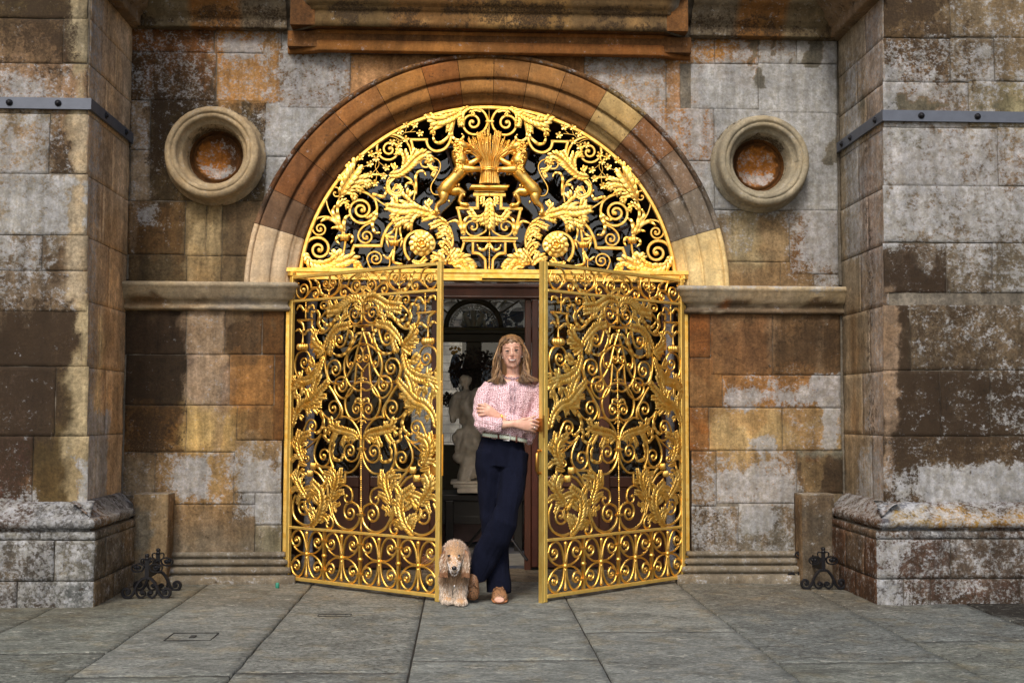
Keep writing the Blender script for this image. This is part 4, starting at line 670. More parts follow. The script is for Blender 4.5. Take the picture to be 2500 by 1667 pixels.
# overthrow ---------------------------------------------------
ov=empty('gilded_lunette',(XC:=.002,.05,0));tag(ov,'gilded semicircular grille with lions and wheatsheaf filling the arch above the gates','grille')
make_iron('over',ov,.014,0)
mb=MB();bar_path(mb,[(1.347*math.cos(R(a)),AZ+1.347*math.sin(R(a))) for a in np.linspace(5.5,174.5,90)],.030,.022)
mb.build('arch_frame',M_GOLD,ov)
# wheatsheaf
mb=MB();rw=random.Random(4);zb,zw,zt=W(1194,450,.05)[2],W(1194,414,.05)[2],W(1194,365,.05)[2]
for i in range(90):
    u=rw.uniform(-1,1);dpt=rw.uniform(.2,1)*math.sqrt(1-u*u*.9)
    hx=.20*u+rw.uniform(-.01,.01);zt2=zt+.085-.10*abs(u)**1.5+rw.uniform(-.055,.02)
    P=[(.072*u,-.06*dpt,zb),(.060*u,-.055*dpt,zw),(.085*u,-.065*dpt,zw+.07),(hx*.75,-.075*dpt,zt-.03),(hx,-.08*dpt,zt2)]
    P=crm(P,n=4);mb.tube([tuple(p) for p in P],.0042,5,(0,1,0),cap=False)
    a=P[-1];d=(P[-1]-P[-4]);d/=np.linalg.norm(d)
    for q in range(4):
        mb.ball(tuple(a+d*(.011*q)),(.0075-.001*q,.0075,.010),6,4)
mb.build('wheatsheaf',M_GOLD,ov,True)
mb=MB()
for zc_,rr_ in((zw,.066),(zw-.012,.067)): mb.tube([(rr_*math.cos(a),-.062*abs(math.sin(a))-.004,zc_+.003*math.sin(a*9)) for a in np.linspace(0,PI,14)],.006,6,(0,0,1))
mb.build('sheaf_band',M_GOLD,ov,True)
mb=MB();zt_=W(1194,458.5,.05)[2];n=26
for i in range(n):
    x=-.128+.256*i/(n-1);mb.tube([(x-.012,-.005,zt_-.018),(x-.004,-.03,zt_-.004),(x+.006,-.028,zt_+.008),(x+.014,-.004,zt_+.018)],[.007,.009,.009,.006],6,(0,1,0))
mb.box((-.13,-.012,zt_-.018),(.13,.01,zt_+.018));mb.build('twisted_wreath',M_GOLD,ov,True)
# lions
def wl(x,y,Y,pn=(960,380,6.272)):
    a=W(pn[0]+x/pn[2],pn[1]+y/pn[2],.05);return Vector((a[0]-.002,Y,a[2]))
PB=(960,380,6.272);PC=(900,240,7.84);u_=1/6.272/345
def lion():
    mb=MB();k=u_
    def tb(pts,rad,pn=PB,n=9): mb.tube([wl(x,y,Y,pn) for x,y,Y in pts],[(r_*k*1.38,r_*k*1.3) if not hasattr(r_,'__len__') else (r_[0]*k,r_[1]*k) for r_ in rad],n,(0,1,0))
    tb([(735,640,-.01),(760,570,-.02),(820,490,-.028),(900,400,-.03),(985,310,-.03),(1050,220,-.032),(1090,150,-.03)],[30,84,82,70,76,92,70])
    tb([(770,560,-.03),(775,640,-.035),(760,710,-.035),(690,755,-.03),(665,800,-.03),(660,850,-.03),(690,890,-.035)],[66,62,40,30,24,28,38])
    tb([(830,540,-.01),(920,545,0),(1010,540,.0),(1070,575,-.0),(1030,640,.0),(1010,700,.0),(1040,745,-.0),(1100,760,-.01),(1150,755,-.015)],[44,62,58,44,30,26,26,32,26])
    tb([(1060,220,-.05),(1120,235,-.06),(1220,240,-.07),(1340,240,-.07)],[62,52,36,30]);tb([(1060,150,-.01),(1140,160,-.01),(1230,110,-.02),(1340,50,-.03)],[60,50,38,28])
    tb([(1060,160,-.03),(1030,80,-.032),(1000,10,-.03),(985,-60,-.03)],[92,92,86,72])
    def tc(pts,rad,n=9): mb.tube([wl(x,y,Y,PC) for x,y,Y in pts],[r_*1.12/7.84/345 for r_ in rad],n,(0,1,0))
    tc([(1690,960,-.03),(1760,930,-.045),(1830,945,-.045),(1890,965,-.04),(1915,985,-.038)],[70,105,80,58,34]);tc([(1770,1030,-.03),(1800,1075,-.04),(1850,1075,-.04),(1870,1060,-.04)],[50,38,26,14])
    tc([(1800,1020,-.04),(1900,1040,-.042),(1940,1050,-.042),(1980,1020,-.042)],[14,15,13,8]);tc([(1790,880,-.05),(1800,850,-.05)],[26,14])
    rn=random.Random(2)
    for i in range(150):  # mane locks
        t=rn.random();y=860+t*560;x=1660+60*math.sin(t*3)+rn.uniform(-75,130)*(1-.2*t);r2=rn.uniform(.6,1)
        if y<960: x=min(x,1780)
        if y>1180: x+=50
        a=rn.uniform(-.6,.9)+PI/2;Yd=-.045-.03*math.cos((x-1690)/130);L=rn.uniform(40,75)
        tc([(x,y,Yd+.006),(x+L*.5*math.cos(a),y+L*.5*math.sin(a),Yd-.014),(x+L*math.cos(a+.5),y+L*math.sin(a+.5),Yd-.002)],[10*r2,20*r2,5],5)
    for cx,cy in((1080,255),(1140,265),(1200,270),(960,460),(850,700),(1085,600),(920,480),(1000,450)): tb([(cx,cy,-.03),(cx+10,cy+40,-.035)],[20,5],n=5)
    for cx,cy in((1340,215),(1345,240),(1345,262),(1150,765),(1120,775),(700,895)): tb([(cx-20,cy,-.04),(cx+18,cy+12,-.045)],[14,9],n=5)
    return mb.build('lion',M_GOLD,ov,True)
li=lion();l2=li.copy();sc.collection.objects.link(l2);l2.parent=ov;l2.scale=(-1,1,1)
M_GF,ns,ls,b=mat('gilded_flat_bar');tc=nn(ns,'TexCoord').outputs['Object'];n=noise(ns,ls,vscale(ns,ls,tc,(1,1,.5)),30,5,.65);ls.new(mixc(ns,ls,mr(ns,ls,n,.35,.65,0,1),(.98,.70,.20),(.90,.60,.14)),b.inputs['Base Color']);b.inputs['Metallic'].default_value=.9;b.inputs['Roughness'].default_value=.5  # paler copy of the gilding; flash brightness on the frames put in the colour
bump(ns,ls,noise(ns,ls,tc,90,3,.6),.12,.003,b)
# gilded transom beam and posts
fr=empty('gilded_door_frame',(0,0,0));tag(fr,'gilded fixed frame with moulded transom beam and slim side posts in the arch opening','frame')
mb=MB();zt0=W(1194,659,.02)[2];zt1=W(1194,686,.02)[2]
mb.box((-1.43,-.02,zt0-.026),(1.43,.09,zt0));mb.box((-1.40,.0,zt1+.018),(1.40,.08,zt0-.0265));mb.box((-1.40,-.012,zt1),(1.40,.085,zt1+.0175));mb.box((-1.40,-.006,(zt0+zt1)/2-.012),(1.40,.0,(zt0+zt1)/2+.004))
mb.build('transom_beam',M_GOLD,fr)
mb=MB();mb.box((-.05,-.012,zt1+.002),(.36,-.007,zt1+.05));mb.build('lock_plate',M_GOLD,fr)
for s in(-1,1):
    mb=MB();mb.box((min(s*1.405,s*1.43),.03,0),(max(s*1.405,s*1.43),.07,zt1-.001));mb.build('post',M_GOLD,fr)
# gate leaves ---------------------------------------------------
def gate_leaf(label):
    e=empty('gilded_gate_leaf');tag(e,label,'gate leaf','gilded gate leaves')
    o=empty('x');
    D=.030
    def box(name,a,b_,y0=-D/2,y1=D/2):
        mb=MB();mb.box((a[0],y0,a[1]),(b_[0],y1,b_[1]));ob=mb.build(name,M_GF,e);md=ob.modifiers.new('b','BEVEL');md.width=.003;md.segments=1;return ob
    box('stile',(-.695,.0),(-.665,2.13));box('stile',(.642,.0),(.676,2.132))
    box('top_rail',(-.6649,2.108),(.6419,2.13));box('frieze_rail',(-.6649,1.941),(.6419,1.959));box('middle_rail',(-.6649,.372),(.6419,.389));box('bottom_rail',(-.6649,.022),(.6419,.045))
    make_iron('gate',e,.013,0)
    U,H=.1625,.158;z0=.2085
    pr=None;n=0
    for cx in(-.499,-.170,.165,.497):
        for sx in(1,-1):
            for sz in(1,-1):
                if pr is None:
                    mb=MB();f=lambda x,z:(x*U*.97,z*H)
                    P=crm([f(.05,.06),f(.08,.3),f(.15,.6),f(.32,.88),f(.55,1.0),f(.82,.86),f(.95,.6)],n=5);sp=spiral_pts(P[-1],f(.63,.55),1,1.15,.012);bar_path(mb,[tuple(p) for p in P]+sp,.0135,.014);mb.lathe([(.011,.007),(.011,-.007),(.006,-.011)],(f(.61,.55)[0],0,f(.61,.55)[1]),10,'y')
                    bar_path(mb,[tuple(p) for p in crm([f(.06,.02),f(.4,.05),f(.7,.2),f(.9,.42),f(.97,.6)],n=5)],.011,.012)
                    pr=mb.build('panel_scroll',M_GOLD,e);ob=pr
                else: ob=pr.copy();sc.collection.objects.link(ob);ob.parent=e
                ob.location=(cx,0,z0);ob.scale=(sx,1,sz)
        mb=MB()
        for s in(1,-1): mb.tube([(0,-.002,s*z) for z in(.155,.148,.138,.12,.08,.03,.018)],[.006,.0135,.014,.009,.006,.0075,.009],8)
        mb.ball((0,-.002,0),(.018,.017,.017),10,7);ob=mb.build('spindle_bar',M_GOLD,e,True);ob.location=(cx,0,z0)
    for cx in(-.334,-.003,.331):
        mb=MB();mb.box((-.009,-.010,.0455),(.009,.010,.3715));ob=mb.build('divider_bar',M_GOLD,e);ob.location=(cx,0,0)
        mb=MB();mb.ball((0,0,0),(.021,.02,.016),10,6);ob=mb.build('knop',M_GOLD,e,True);ob.location=(cx,0,z0)
        for s in(-1,1):
            mb=MB();mb.box((-.026,-.013,-.008),(.026,.013,.008));mb.box((-.029,-.015,-.003),(.029,.015,.003));ob=mb.build('collar',M_GOLD,e);ob.location=(cx,0,z0+s*.098)
    bpy.data.objects.remove(o);return e
gl=gate_leaf('left leaf of the gilded gates standing ajar behind the dog')
aL=.6624;gl.location=(-1.4+.7036*math.cos(aL),-.7036*math.sin(aL),0);gl.rotation_euler=(0,0,-aL)
aR=.6908;gr_=copytree(gl);tag(gr_,'right leaf of the gilded gates standing ajar with the lock edge beside the woman','gate leaf','gilded gate leaves')
gr_.location=(1.4-.70*math.cos(aR),-.70*math.sin(aR),0);gr_.rotation_euler=(0,0,aR)
# on the right leaf the wide stile is at the hinge: mirror the whole design about its centre
mb=MB();mb.box((-.718,-.018,0.0),(-.7075,.012,2.132));mb.box((-.707,-.014,0.0),(-.6955,.018,2.132));mb.build('meeting_stile',M_GF,gr_)
mb=MB();mb.box((-.731,-.034,1.06),(-.7255,.03,1.14));mb.box((-.722,-.0335,1.02),(-.712,-.0305,1.16));mb.build('lock_plate',simple('aged_brass',(.45,.22,.05),.4,1,.3,30),gr_)
mb=MB();mb.tube([(-.74,-.01,.94),(-.765,-.02,.92),(-.765,-.02,.82),(-.74,-.01,.80)],[.008,.012,.012,.008],8,(0,1,0));mb.tube([(-.72,0,.94),(-.75,-.01,.94)],.008);mb.tube([(-.72,0,.80),(-.75,-.01,.80)],.008);mb.build('handle',bpy.data.materials['aged_brass'],gr_,True)
mb=MB();mb.box((.53,.012,.78),(.68,.02,1.04));ob=mb.build('lock_box',M_GOLD,gl)
# lift the hinge pins
for e,s in((gl,-1),(gr_,1)):
    mb=MB();mb.lathe([(.03,2.132),(.03,2.155),(.0,2.156)],(s*.69,0,0),12);mb.build('hinge',M_GOLD,e)
# ---------------------------------------------------------------- hall behind the gate
M_MAH=simple('mahogany',(.055,.018,.009),.35,0,.35,10,.1,80,(1,1,.15))
M_OLV=simple('olive_paint',(.062,.046,.012),.5,0,.2,6)
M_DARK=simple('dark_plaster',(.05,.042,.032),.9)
def glass_mat(name,tint=(.9,.95,1)):
    m,ns,ls,b=mat(name);ns.remove(b);out=ns['Material Output'];gl_=nn(ns,'BsdfGlossy');gl_.inputs['Roughness'].default_value=.015;tr=nn(ns,'BsdfTransparent');tr.inputs[0].default_value=(*[v*.8 for v in tint],1)
    fz=nn(ns,'Fresnel');fz.inputs[0].default_value=1.75;mx=nn(ns,'MixShader');ls.new(fz.outputs[0],mx.inputs[0]);ls.new(tr.outputs[0],mx.inputs[1]);ls.new(gl_.outputs[0],mx.inputs[2]);ls.new(mx.outputs[0],out.inputs[0]);return m
M_GLS=glass_mat('window_glass')
hall=empty('entrance_hall');tag(hall,'dim entrance hall seen through the open gateway','hall')
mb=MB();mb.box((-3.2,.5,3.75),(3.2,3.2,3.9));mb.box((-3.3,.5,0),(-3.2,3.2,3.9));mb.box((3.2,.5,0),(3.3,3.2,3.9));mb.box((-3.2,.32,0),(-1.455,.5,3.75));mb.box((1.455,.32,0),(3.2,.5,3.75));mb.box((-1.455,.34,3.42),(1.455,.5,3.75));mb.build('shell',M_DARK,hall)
mh,ns,ls,b=mat('patterned_marble');tc=nn(ns,'TexCoord').outputs['Object'];ck=nn(ns,'TexChecker');ck.inputs['Scale'].default_value=1.35;ls.new(vscale(ns,ls,tc,(1,1,.01)),ck.inputs[0]);ck.inputs[1].default_value=(*lin((150,146,138)),1);ck.inputs[2].default_value=(*lin((70,76,90)),1)
n_=noise(ns,ls,tc,9,6,.6);cc_=mixc(ns,ls,mr(ns,ls,n_,.4,.65,0,.6),ck.outputs[0],lin((96,88,78)));ls.new(cc_,b.inputs['Base Color']);b.inputs['Roughness'].default_value=.35
mb=MB();mb.box((-3.2,.62,-.2),(3.2,3.15,.012));mb.build('floor',mh,hall)
mb=MB();mb.box((-1.44,.0,-.2),(1.44,.62,.006),lin((122,110,92),ST)+(1,));stone_obj(mb,'threshold',hall,(.2,.3))
# inner mahogany door screen
scr=empty('door_screen',(0,.56,0));tag(scr,'mahogany glazed door screen with fanlight standing behind the gilded gates','screen')
xl,xr_=W(1077,900,.56)[0],W(1281,900,.56)[0];xr2=W(1325,900,.56)[0];z1,z2=W(1200,731,.56)[2],W(1200,693,.56)[2]
def sb(name,a,b_,m_,y0=-.03,y1=.03,par=scr):
    mb=MB();mb.box((a[0],y0,a[1]),(b_[0],y1,b_[1]));o=mb.build(name,m_,par);md=o.modifiers.new('b','BEVEL');md.width=.006;md.segments=2;return o
sb('transom',(-1.44,z1),(1.44,z2),M_MAH,-.05,.05);sb('transom_moulding',(-1.44,z2-.035),(1.44,z2-.012),M_MAH,-.065,-.051);sb('transom_moulding',(-1.44,z1+.004),(1.44,z1+.02),M_MAH,-.065,-.051)
for i,(a,b_) in enumerate(((-1.44,-1.33),(-.95,-.87),(-.42,-.34),(xr_,xr_+.05),(.85,.93),(1.33,1.44))): sb('post',(a,.0),(b_,z1-.001),M_MAH)
for a,b_ in((-1.3299,-.9501),(-.8699,-.4201),(.9301,1.3299),(xr_+.0501,.8499)):
    sb('lower_panel',(a,.02),(b_,.62),M_MAH,-.012,.012);sb('middle_rail',(a,.6201),(b_,.70),M_MAH,-.025,.025);sb('glazing_bar',(a,1.38),(b_,1.41),M_MAH,-.02,.02)
    mb=MB();mb.add([(a,0,.70),(b_,0,.70),(b_,0,z1),(a,0,z1)],[(0,1,2,3)]);mb.build('pane',M_GLS,scr)
sb('door_post',(xr_+.052,.03),(xr_+.10,z1-.002),simple('mahogany_edge',(.06,.018,.012),.3),-.055,-.031)
for k,a in enumerate((25,52,75,105,128,155)): 
    mb=MB();ca,sa=math.cos(R(a)),math.sin(R(a));mb.bar((0,0,z2+.02),(1.36*ca,0,z2+.02+1.16*sa),.02,.03,(0,1,0));mb.build('fanlight_bar',M_MAH,scr)
mb=MB();mb.tube([(.62*math.cos(a),0,z2+.0+.55*math.sin(a)) for a in np.linspace(0,PI,24)],.012,6,(0,1,0));mb.build('fanlight_arc',M_MAH,scr)
mb=MB();n=32;mb.v=[(0,.0,z2)]+[(1.43*math.cos(PI*i/n),0,z2+1.24*math.sin(PI*i/n)) for i in range(n+1)];mb.c=[(1,1,1,1)]*(n+2);mb.f=[(0,i+1,i+2) for i in range(n)];mb.build('fanlight_pane',M_GLS,scr)
# pale jamb columns either side just inside
for s,x in((-1,W(757,1000,.35)[0]),(1,W(1636,1000,.35)[0])):
    e=empty('jamb_column',(x,.35,0));tag(e,('pale stone jamb column glimpsed behind the left gate leaf','pale stone jamb column glimpsed behind the right gate leaf')[s>0],'column','jamb columns')
    mb=MB();cl_=lin((150,150,155),ST)+(1,);mb.cc=cl_;mb.lathe([(.05,0),(.05,.10),(.042,.13),(.034,.2),(.032,1.9),(.045,1.98),(.05,2.05)],(0,0,0),14);o=stone_obj(mb,'shaft',e,(.1,.1))
# far wall of the hall with glazed doors and lunette
YH=3.0
fd=empty('garden_doors',(0,YH,0));tag(fd,'olive painted glazed double doors with arched fanlight at the back of the hall','doors')
def fp(x,y): # panel I: origin (1075,680) scale 8.71
    a=W(1075+x/8.71,680+y/8.71,YH);return a[0],a[2]
XCn=fp(712,0)[0];zs_=fp(0,1030)[1];zl=fp(0,1180)[1];zp=fp(0,1350)[1]
def fb(name,a,b_,m_,y0=-.04,y1=.04): return sb(name,a,b_,m_,y0,y1,fd)

zb_=W(1090,1085,YH)[2]
pw=fp(560,0)[0]-fp(110,0)[0];gx0=fp(560,0)[0];gx1=fp(885,0)[0];XL=W(1005,900,YH)[0];XR=gx1+.70
fb('lintel',(XL,zl),(XR,zs_),M_OLV,-.06,.06);fb('lintel_moulding',(XL,zl+.04),(XR,zl+.055),simple('olive_edge',(.16,.13,.04),.45),-.075,-.061)
fb('top_rail',(XL,zp),(XR,zl-.001),M_OLV)
pw=fp(560,0)[0]-fp(110,0)[0];gx0=fp(560,0)[0];gx1=fp(885,0)[0]
fb('meeting_stile',(gx0,.1),(gx1,zp-.001),M_OLV);fb('bottom_panel',(XL,.012),(XR,zb_),M_OLV,-.03,.03)
fb('stile',(gx0-.75,zb_+.001),(gx0-.62,zp-.001),M_OLV);fb('stile',(gx1+.55,zb_+.001),(gx1+.7,zp-.001),M_OLV)
hz=fp(0,450)[1]-fp(0,1010)[1];mb=MB();mb.add([(XL,0,zb_),(XR,0,zb_),(XR,0,zs_+hz+.05),(XL,0,zs_+hz+.05)],[(0,1,2,3)]);mb.build('pane',M_GLS,fd)
ra=(fp(1350,0)[0]-fp(100,0)[0])/2;hz=fp(0,450)[1]-fp(0,1010)[1]
mb=MB();mb.tube([(XCn+(ra-.02)*math.cos(a),0,zs_+(hz)*math.sin(a)) for a in np.linspace(0,PI,30)],.028,8,(0,1,0));mb.build('fanlight_arch',M_OLV,fd,True)
mb=MB()
for a in np.linspace(.06,PI-.06,25):
    c=(XCn+(ra-.075)*math.cos(a),-.005,zs_+(hz-.06)*math.sin(a));mb.tube([(c[0]+.016*math.cos(q),-.005,c[2]+.016*math.sin(q)) for q in np.linspace(0,5.2,8)],.005,5,(0,1,0))
mb.build('scalloped_fringe',simple('pale_cream',(.42,.40,.30),.5),fd,True)
mb=MB()
for s in(-1,1): mb.tube([(XCn+s*.03,-.01,zs_+.01),(XCn+s*.07,-.02,zs_+.08),(XCn+s*.09,-.02,zs_+.12),(XCn+s*.05,-.02,zs_+.15)],[.035,.03,.022,.012],8,(0,1,0));mb.tube([(XCn+s*.11,-.01,zs_+.01),(XCn+s*.10,-.01,zs_+.06)],[.02,.012],8,(0,1,0))
mb.tube([(XCn,-.02,zs_),(XCn,-.03,zs_+.09),(XCn,-.02,zs_+.16)],[.03,.025,.035],8,(0,1,0));mb.build('carved_crest',bpy.data.materials['pale_cream'],fd,True)
for (x1,y1,x2,y2) in((1270,750,1680,470),(170,740,40,640),(400,520,360,440),(1040,530,1070,460)):
    a=fp(x1,y1);b_=fp(x2,y2);mb=MB();mb.bar((a[0],0,a[1]),(b_[0],0,b_[1]),.018,.03,(0,1,0));mb.build('radial_bar',M_OLV,fd)
a=fp(1620,760);mb=MB();mb.tube([(a[0]+.17*math.cos(q),0,a[1]+.17*math.sin(q)) for q in np.linspace(.2,PI-.4,14)],.014,6,(0,1,0));mb.build('glazing_arc',bpy.data.materials['pale_cream'],fd)
# surrounding back wall
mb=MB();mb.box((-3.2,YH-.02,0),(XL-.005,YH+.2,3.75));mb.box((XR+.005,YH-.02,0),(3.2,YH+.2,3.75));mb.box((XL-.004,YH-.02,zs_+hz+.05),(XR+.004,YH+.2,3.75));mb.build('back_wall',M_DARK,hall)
# open court and pale facade beyond (daylit from above)
bf=empty('courtyard_facade',(0,6.8,0));tag(bf,'pale coursed stone facade with balustrade beyond the hall doors','facade')
m_,ns,ls,b=mat('coursed_limestone');tc=nn(ns,'TexCoord').outputs['Object'];bt=nn(ns,'TexBrick');bt.inputs['Scale'].default_value=2.2;bt.inputs['Mortar Size'].default_value=.012;bt.inputs['Mortar Smooth'].default_value=.3;bt.inputs['Color1'].default_value=(.50,.47,.40,1);bt.inputs['Color2'].default_value=(.38,.35,.29,1);bt.inputs['Mortar'].default_value=(.1,.09,.08,1)
mp=nn(ns,'Mapping');mp.inputs['Rotation'].default_value=(R(90),0,0);ls.new(tc,mp.inputs[0]);ls.new(mp.outputs[0],bt.inputs[0]);n_=noise(ns,ls,tc,4,6,.7);ls.new(mixc(ns,ls,mr(ns,ls,n_,.4,.6,0,.6),bt.outputs[0],(.12,.11,.10)),b.inputs['Base Color'])
mb=MB();mb.box((-5,0,0),(5,.4,5.5));mb.build('wall',m_,bf)
for i in range(9): 
    mb=MB();mb.lathe([(.09,0),(.09,.06),(.05,.1),(.1,.25),(.06,.42),(.09,.48),(.09,.54)],(-1.6+.36*i,-.5,3.0),10);mb.build('baluster',m_,bf,True)
mb=MB();mb.box((-2.4,-.7,3.54),(2.2,-.3,3.7));mb.box((-2.4,-.7,2.86),(2.2,-.3,2.998));mb.build('balcony_rail',m_,bf)
for x in(-1.8,0.2): 
    mb=MB();mb.box((x-.4,-.02,.8),(x+.4,.0-.001,2.5));mb.build('window',simple('dark_window',(.03,.035,.04),.2),bf)
# dark console table with pink marble behind, statue on a plinth
tb_=empty('console_table',(0,1.95,0));tag(tb_,'long dark wooden console table under the statue in the hall','table')
zt_=W(1100,1205,1.75)[2]
M_BLK=simple('ebonised_wood',(.016,.014,.012),.35,0,.3,12)
sb('table_top',(-1.0,zt_-.05),(1.0,zt_),M_BLK,-.3,.3,tb_);sb('frieze_rail',(-.95,zt_-.19),(.95,zt_-.0501),M_BLK,-.27,-.22,tb_)
zr=W(1100,1267,1.75)[2];sb('stretcher',(-.95,zr-.035),(.95,zr+.035),M_BLK,-.27,-.23,tb_)
for x in (W(1098,1200,1.7)[0],W(1265,1200,1.7)[0],-.95): sb('leg',(x-.035,.012),(x+.035,zt_-.0502),M_BLK,-.3,-.2201,tb_)
mb=MB();mb.box((-.93,2.0,.05),(.93,2.05,zt_-.06));o=mb.build('back_panel',simple('pink_marble',lin((110,78,72),1.1),.3,0,.3,7),tb_);o.location=(0,-1.95,0)
# ---------------------------------------------------------------- remeshed figures
def remesh(mb,vox,name,m_,parent=None,smooth=3,disp=None):
    o=mb.build(name,None,None);md=o.modifiers.new('r','REMESH');md.mode='VOXEL';md.voxel_size=vox;md.use_smooth_shade=True
    if smooth: s=o.modifiers.new('s','SMOOTH');s.iterations=smooth;s.factor=.5
    dg=bpy.context.evaluated_depsgraph_get();me=bpy.data.meshes.new_from_object(o.evaluated_get(dg));bpy.data.objects.remove(o)
    if disp:
        co=np.empty(len(me.vertices)*3);me.vertices.foreach_get('co',co);co=co.reshape(-1,3);no=np.empty_like(co).ravel();me.vertices.foreach_get('normal',no);no=no.reshape(-1,3)
        co+=no*disp(co)[:,None];me.vertices.foreach_set('co',co.ravel());me.update()
    me.polygons.foreach_set('use_smooth',[True]*len(me.polygons));me.name=name
    return link(name,me,m_,parent)
def strands(name,segs,m_,parent,col=None):
    """segs: list of (pts,width0,width1,rgb)"""
    mb=MB()
    for pts,w0,w1,c in segs:
        n=len(pts);P=[Vector(p) for p in pts];vs=[]
        for i,p in enumerate(P):
            t=(P[min(i+1,n-1)]-P[max(i-1,0)]);v=(Vector(CAM)-p);a=t.cross(v)
            a=a.normalized() if a.length>1e-9 else Vector((1,0,0));b_=t.cross(a).normalized();w_=w0+(w1-w0)*i/(n-1)
            vs+=[p+a*w_,p+b_*w_*.8,p-a*w_]
        mb.add(vs,[(3*i+k,3*i+3+k,3*i+4+k,3*i+1+k) for i in range(n-1) for k in(0,1)],(*c,1))
    return mb.build(name,m_,parent,True,col=True,recalc=False)
def attr_mat(name,rough,sheen=0,sub=0,k=1.0):
    m,ns,ls,b=mat(name);a=nn(ns,'Attribute',attribute_name='Col');ls.new(a.outputs['Color'],b.inputs['Base Color']);b.inputs['Roughness'].default_value=rough;b.inputs['Sheen Weight'].default_value=sheen;return m
# ---------------------------------------------------------------- woman
SK=(.56,.30,.215)
M_SKIN,ns,ls,b=mat('skin');tc=nn(ns,'TexCoord').outputs['Object'];n_=noise(ns,ls,tc,30,4,.6);ls.new(mixc(ns,ls,mr(ns,ls,n_,.35,.65,0,1),(.68,.40,.30),(.60,.33,.235)),b.inputs['Base Color']);b.inputs['Roughness'].default_value=.48;b.inputs['Subsurface Weight'].default_value=.15;b.inputs['Subsurface Radius'].default_value=(.02,.008,.004);b.inputs['Subsurface Scale'].default_value=.3
wo=empty('person',tuple(W(1205,1470,-.80)*np.array([1,1,0])+np.array([0,0,0])));tag(wo,'smiling fair haired woman in pink blouse and navy trousers leaning with folded arms','person')
WOFF=Vector(wo.location)
def wp(x,y,Y): return Vector(W(x,y,Y))-WOFF
PX=1/383.
def tubep(mb,pts,n=14,ref=(1,0,0)):
    """pts: (px,py,Y,ra_px,rb_px)"""
    mb.tube([wp(*p[:3]) for p in pts],[(p[3]*PX,p[4]*PX) for p in pts],n,ref)
mb=MB()
# torso, neck, head
tubep(mb,[(1228,1115,-.76,50,38),(1230,1080,-.76,49,37),(1234,1040,-.77,45,36),(1240,1000,-.77,48,38),(1248,965,-.77,56,38),(1250,950,-.77,60,33),(1251,938,-.77,48,26),(1251,922,-.77,22,22),(1252,912,-.775,17,18),(1252,896,-.785,16.5,18),(1251,880,-.79,17,18)])
tubep(mb,[(1248.5,820.5,-.785,8,12),(1248.5,825,-.785,18,25),(1249,833,-.785,24,32),(1249.5,844,-.79,26.5,35),(1250,856,-.79,26,34),(1250,866,-.797,25.5,31),(1250.5,875,-.802,23.5,28),(1251,884,-.81,20,23),(1251.5,891,-.825,15,16),(1252,896,-.835,9,9),(1252,898,-.838,4,4)])
# nose, cheeks, brow, chin, ears
tubep(mb,[(1249,850,-.878,2.2,3),(1249.3,858,-.886,2.6,4),(1249.6,864,-.895,3.8,5),(1249.8,868,-.893,4.2,4.5)],8)
for s in(-1,1):
    mb.ball(wp(1249.8+s*3.8,868.5,-.886),.0065,8,6);mb.ball(wp(1250+s*25.5,863,-.79),(.008,.02,.028),8,6)
mb.ball(wp(1249.3,848,-.846),(.050,.018,.012),10,6);mb.ball(wp(1251.7,892,-.853),(.021,.016,.014),10,6);mb.ball(wp(1250.6,876,-.866),(.03,.013,.014),10,6)
# legs
tubep(mb,[(1206,1110,-.76,27,27),(1200,1160,-.77,24,25),(1196,1230,-.77,19,20),(1196,1300,-.77,14,15),(1205,1380,-.79,12,14),(1214,1440,-.81,9,11),(1216,1455,-.83,11,14)],12)
tubep(mb,[(1255,1110,-.78,28,27),(1254,1170,-.82,20,22),(1240,1250,-.90,15,16),(1212,1310,-.9,13,14),(1180,1365,-.86,11,12),(1158,1405,-.86,9,10)],12)
tubep(mb,[(1216,1458,-.82,10,12),(1218,1462,-.90,12,8),(1219,1464,-.97,12,6)],10);tubep(mb,[(1157,1400,-.86,9,11),(1154,1425,-.88,11,8),(1152,1450,-.90,11,6)],10)
# arms
tubep(mb,[(1202,950,-.77,16,16),(1186,966,-.78,17,17),(1177,1000,-.80,16,16),(1180,1032,-.86,14,15)],12)
tubep(mb,[(1180,1032,-.86,14,15),(1200,1036,-.91,13.5,13),(1222,1036,-.935,11.5,11),(1243,1035,-.945,8.6,7),(1256,1033,-.945,9,7)],12,(0,0,1))
tubep(mb,[(1300,952,-.77,16,16),(1314,970,-.77,16,17),(1315,1000,-.78,16,16),(1302,1034,-.84,14,15)],12)
tubep(mb,[(1302,1034,-.84,14,15),(1268,1030,-.89,12,12),(1240,1024,-.90,9,8),(1222,1019,-.90,8,6.5),(1208,1013,-.905,9,6.5)],12,(0,0,1))
# hands : palms then five separate bent fingers each
def finger(p,r0,r1):
    P=[wp(*q) for q in p];n=len(P);mb.tube(crm([tuple(q) for q in P],n=3),[r0+(r1-r0)*i/((n-1)*3) for i in range((n-1)*3+1)],8,(0,1,0));mb.ball(P[-1],r1*1.05,8,6)
tubep(mb,[(1252,1034,-.945,8.5,6.5),(1268,1035,-.945,11.5,6.5),(1284,1037,-.94,14,6.5),(1296,1038,-.935,14,6)],12,(0,0,1))
for p in (((1290,1027,-.94),(1301,1026,-.94),(1311,1029,-.925),(1317,1032,-.90)),((1292,1034,-.94),(1301,1035,-.945),(1311,1038.5,-.925),(1316.5,1041,-.895)),((1291,1041,-.94),(1299,1042.5,-.94),(1308,1046,-.92),(1312.5,1048,-.89)),((1289,1047,-.935),(1295,1049,-.935),(1302,1052,-.915),(1306,1054,-.89))): finger(p,.0092,.0078)
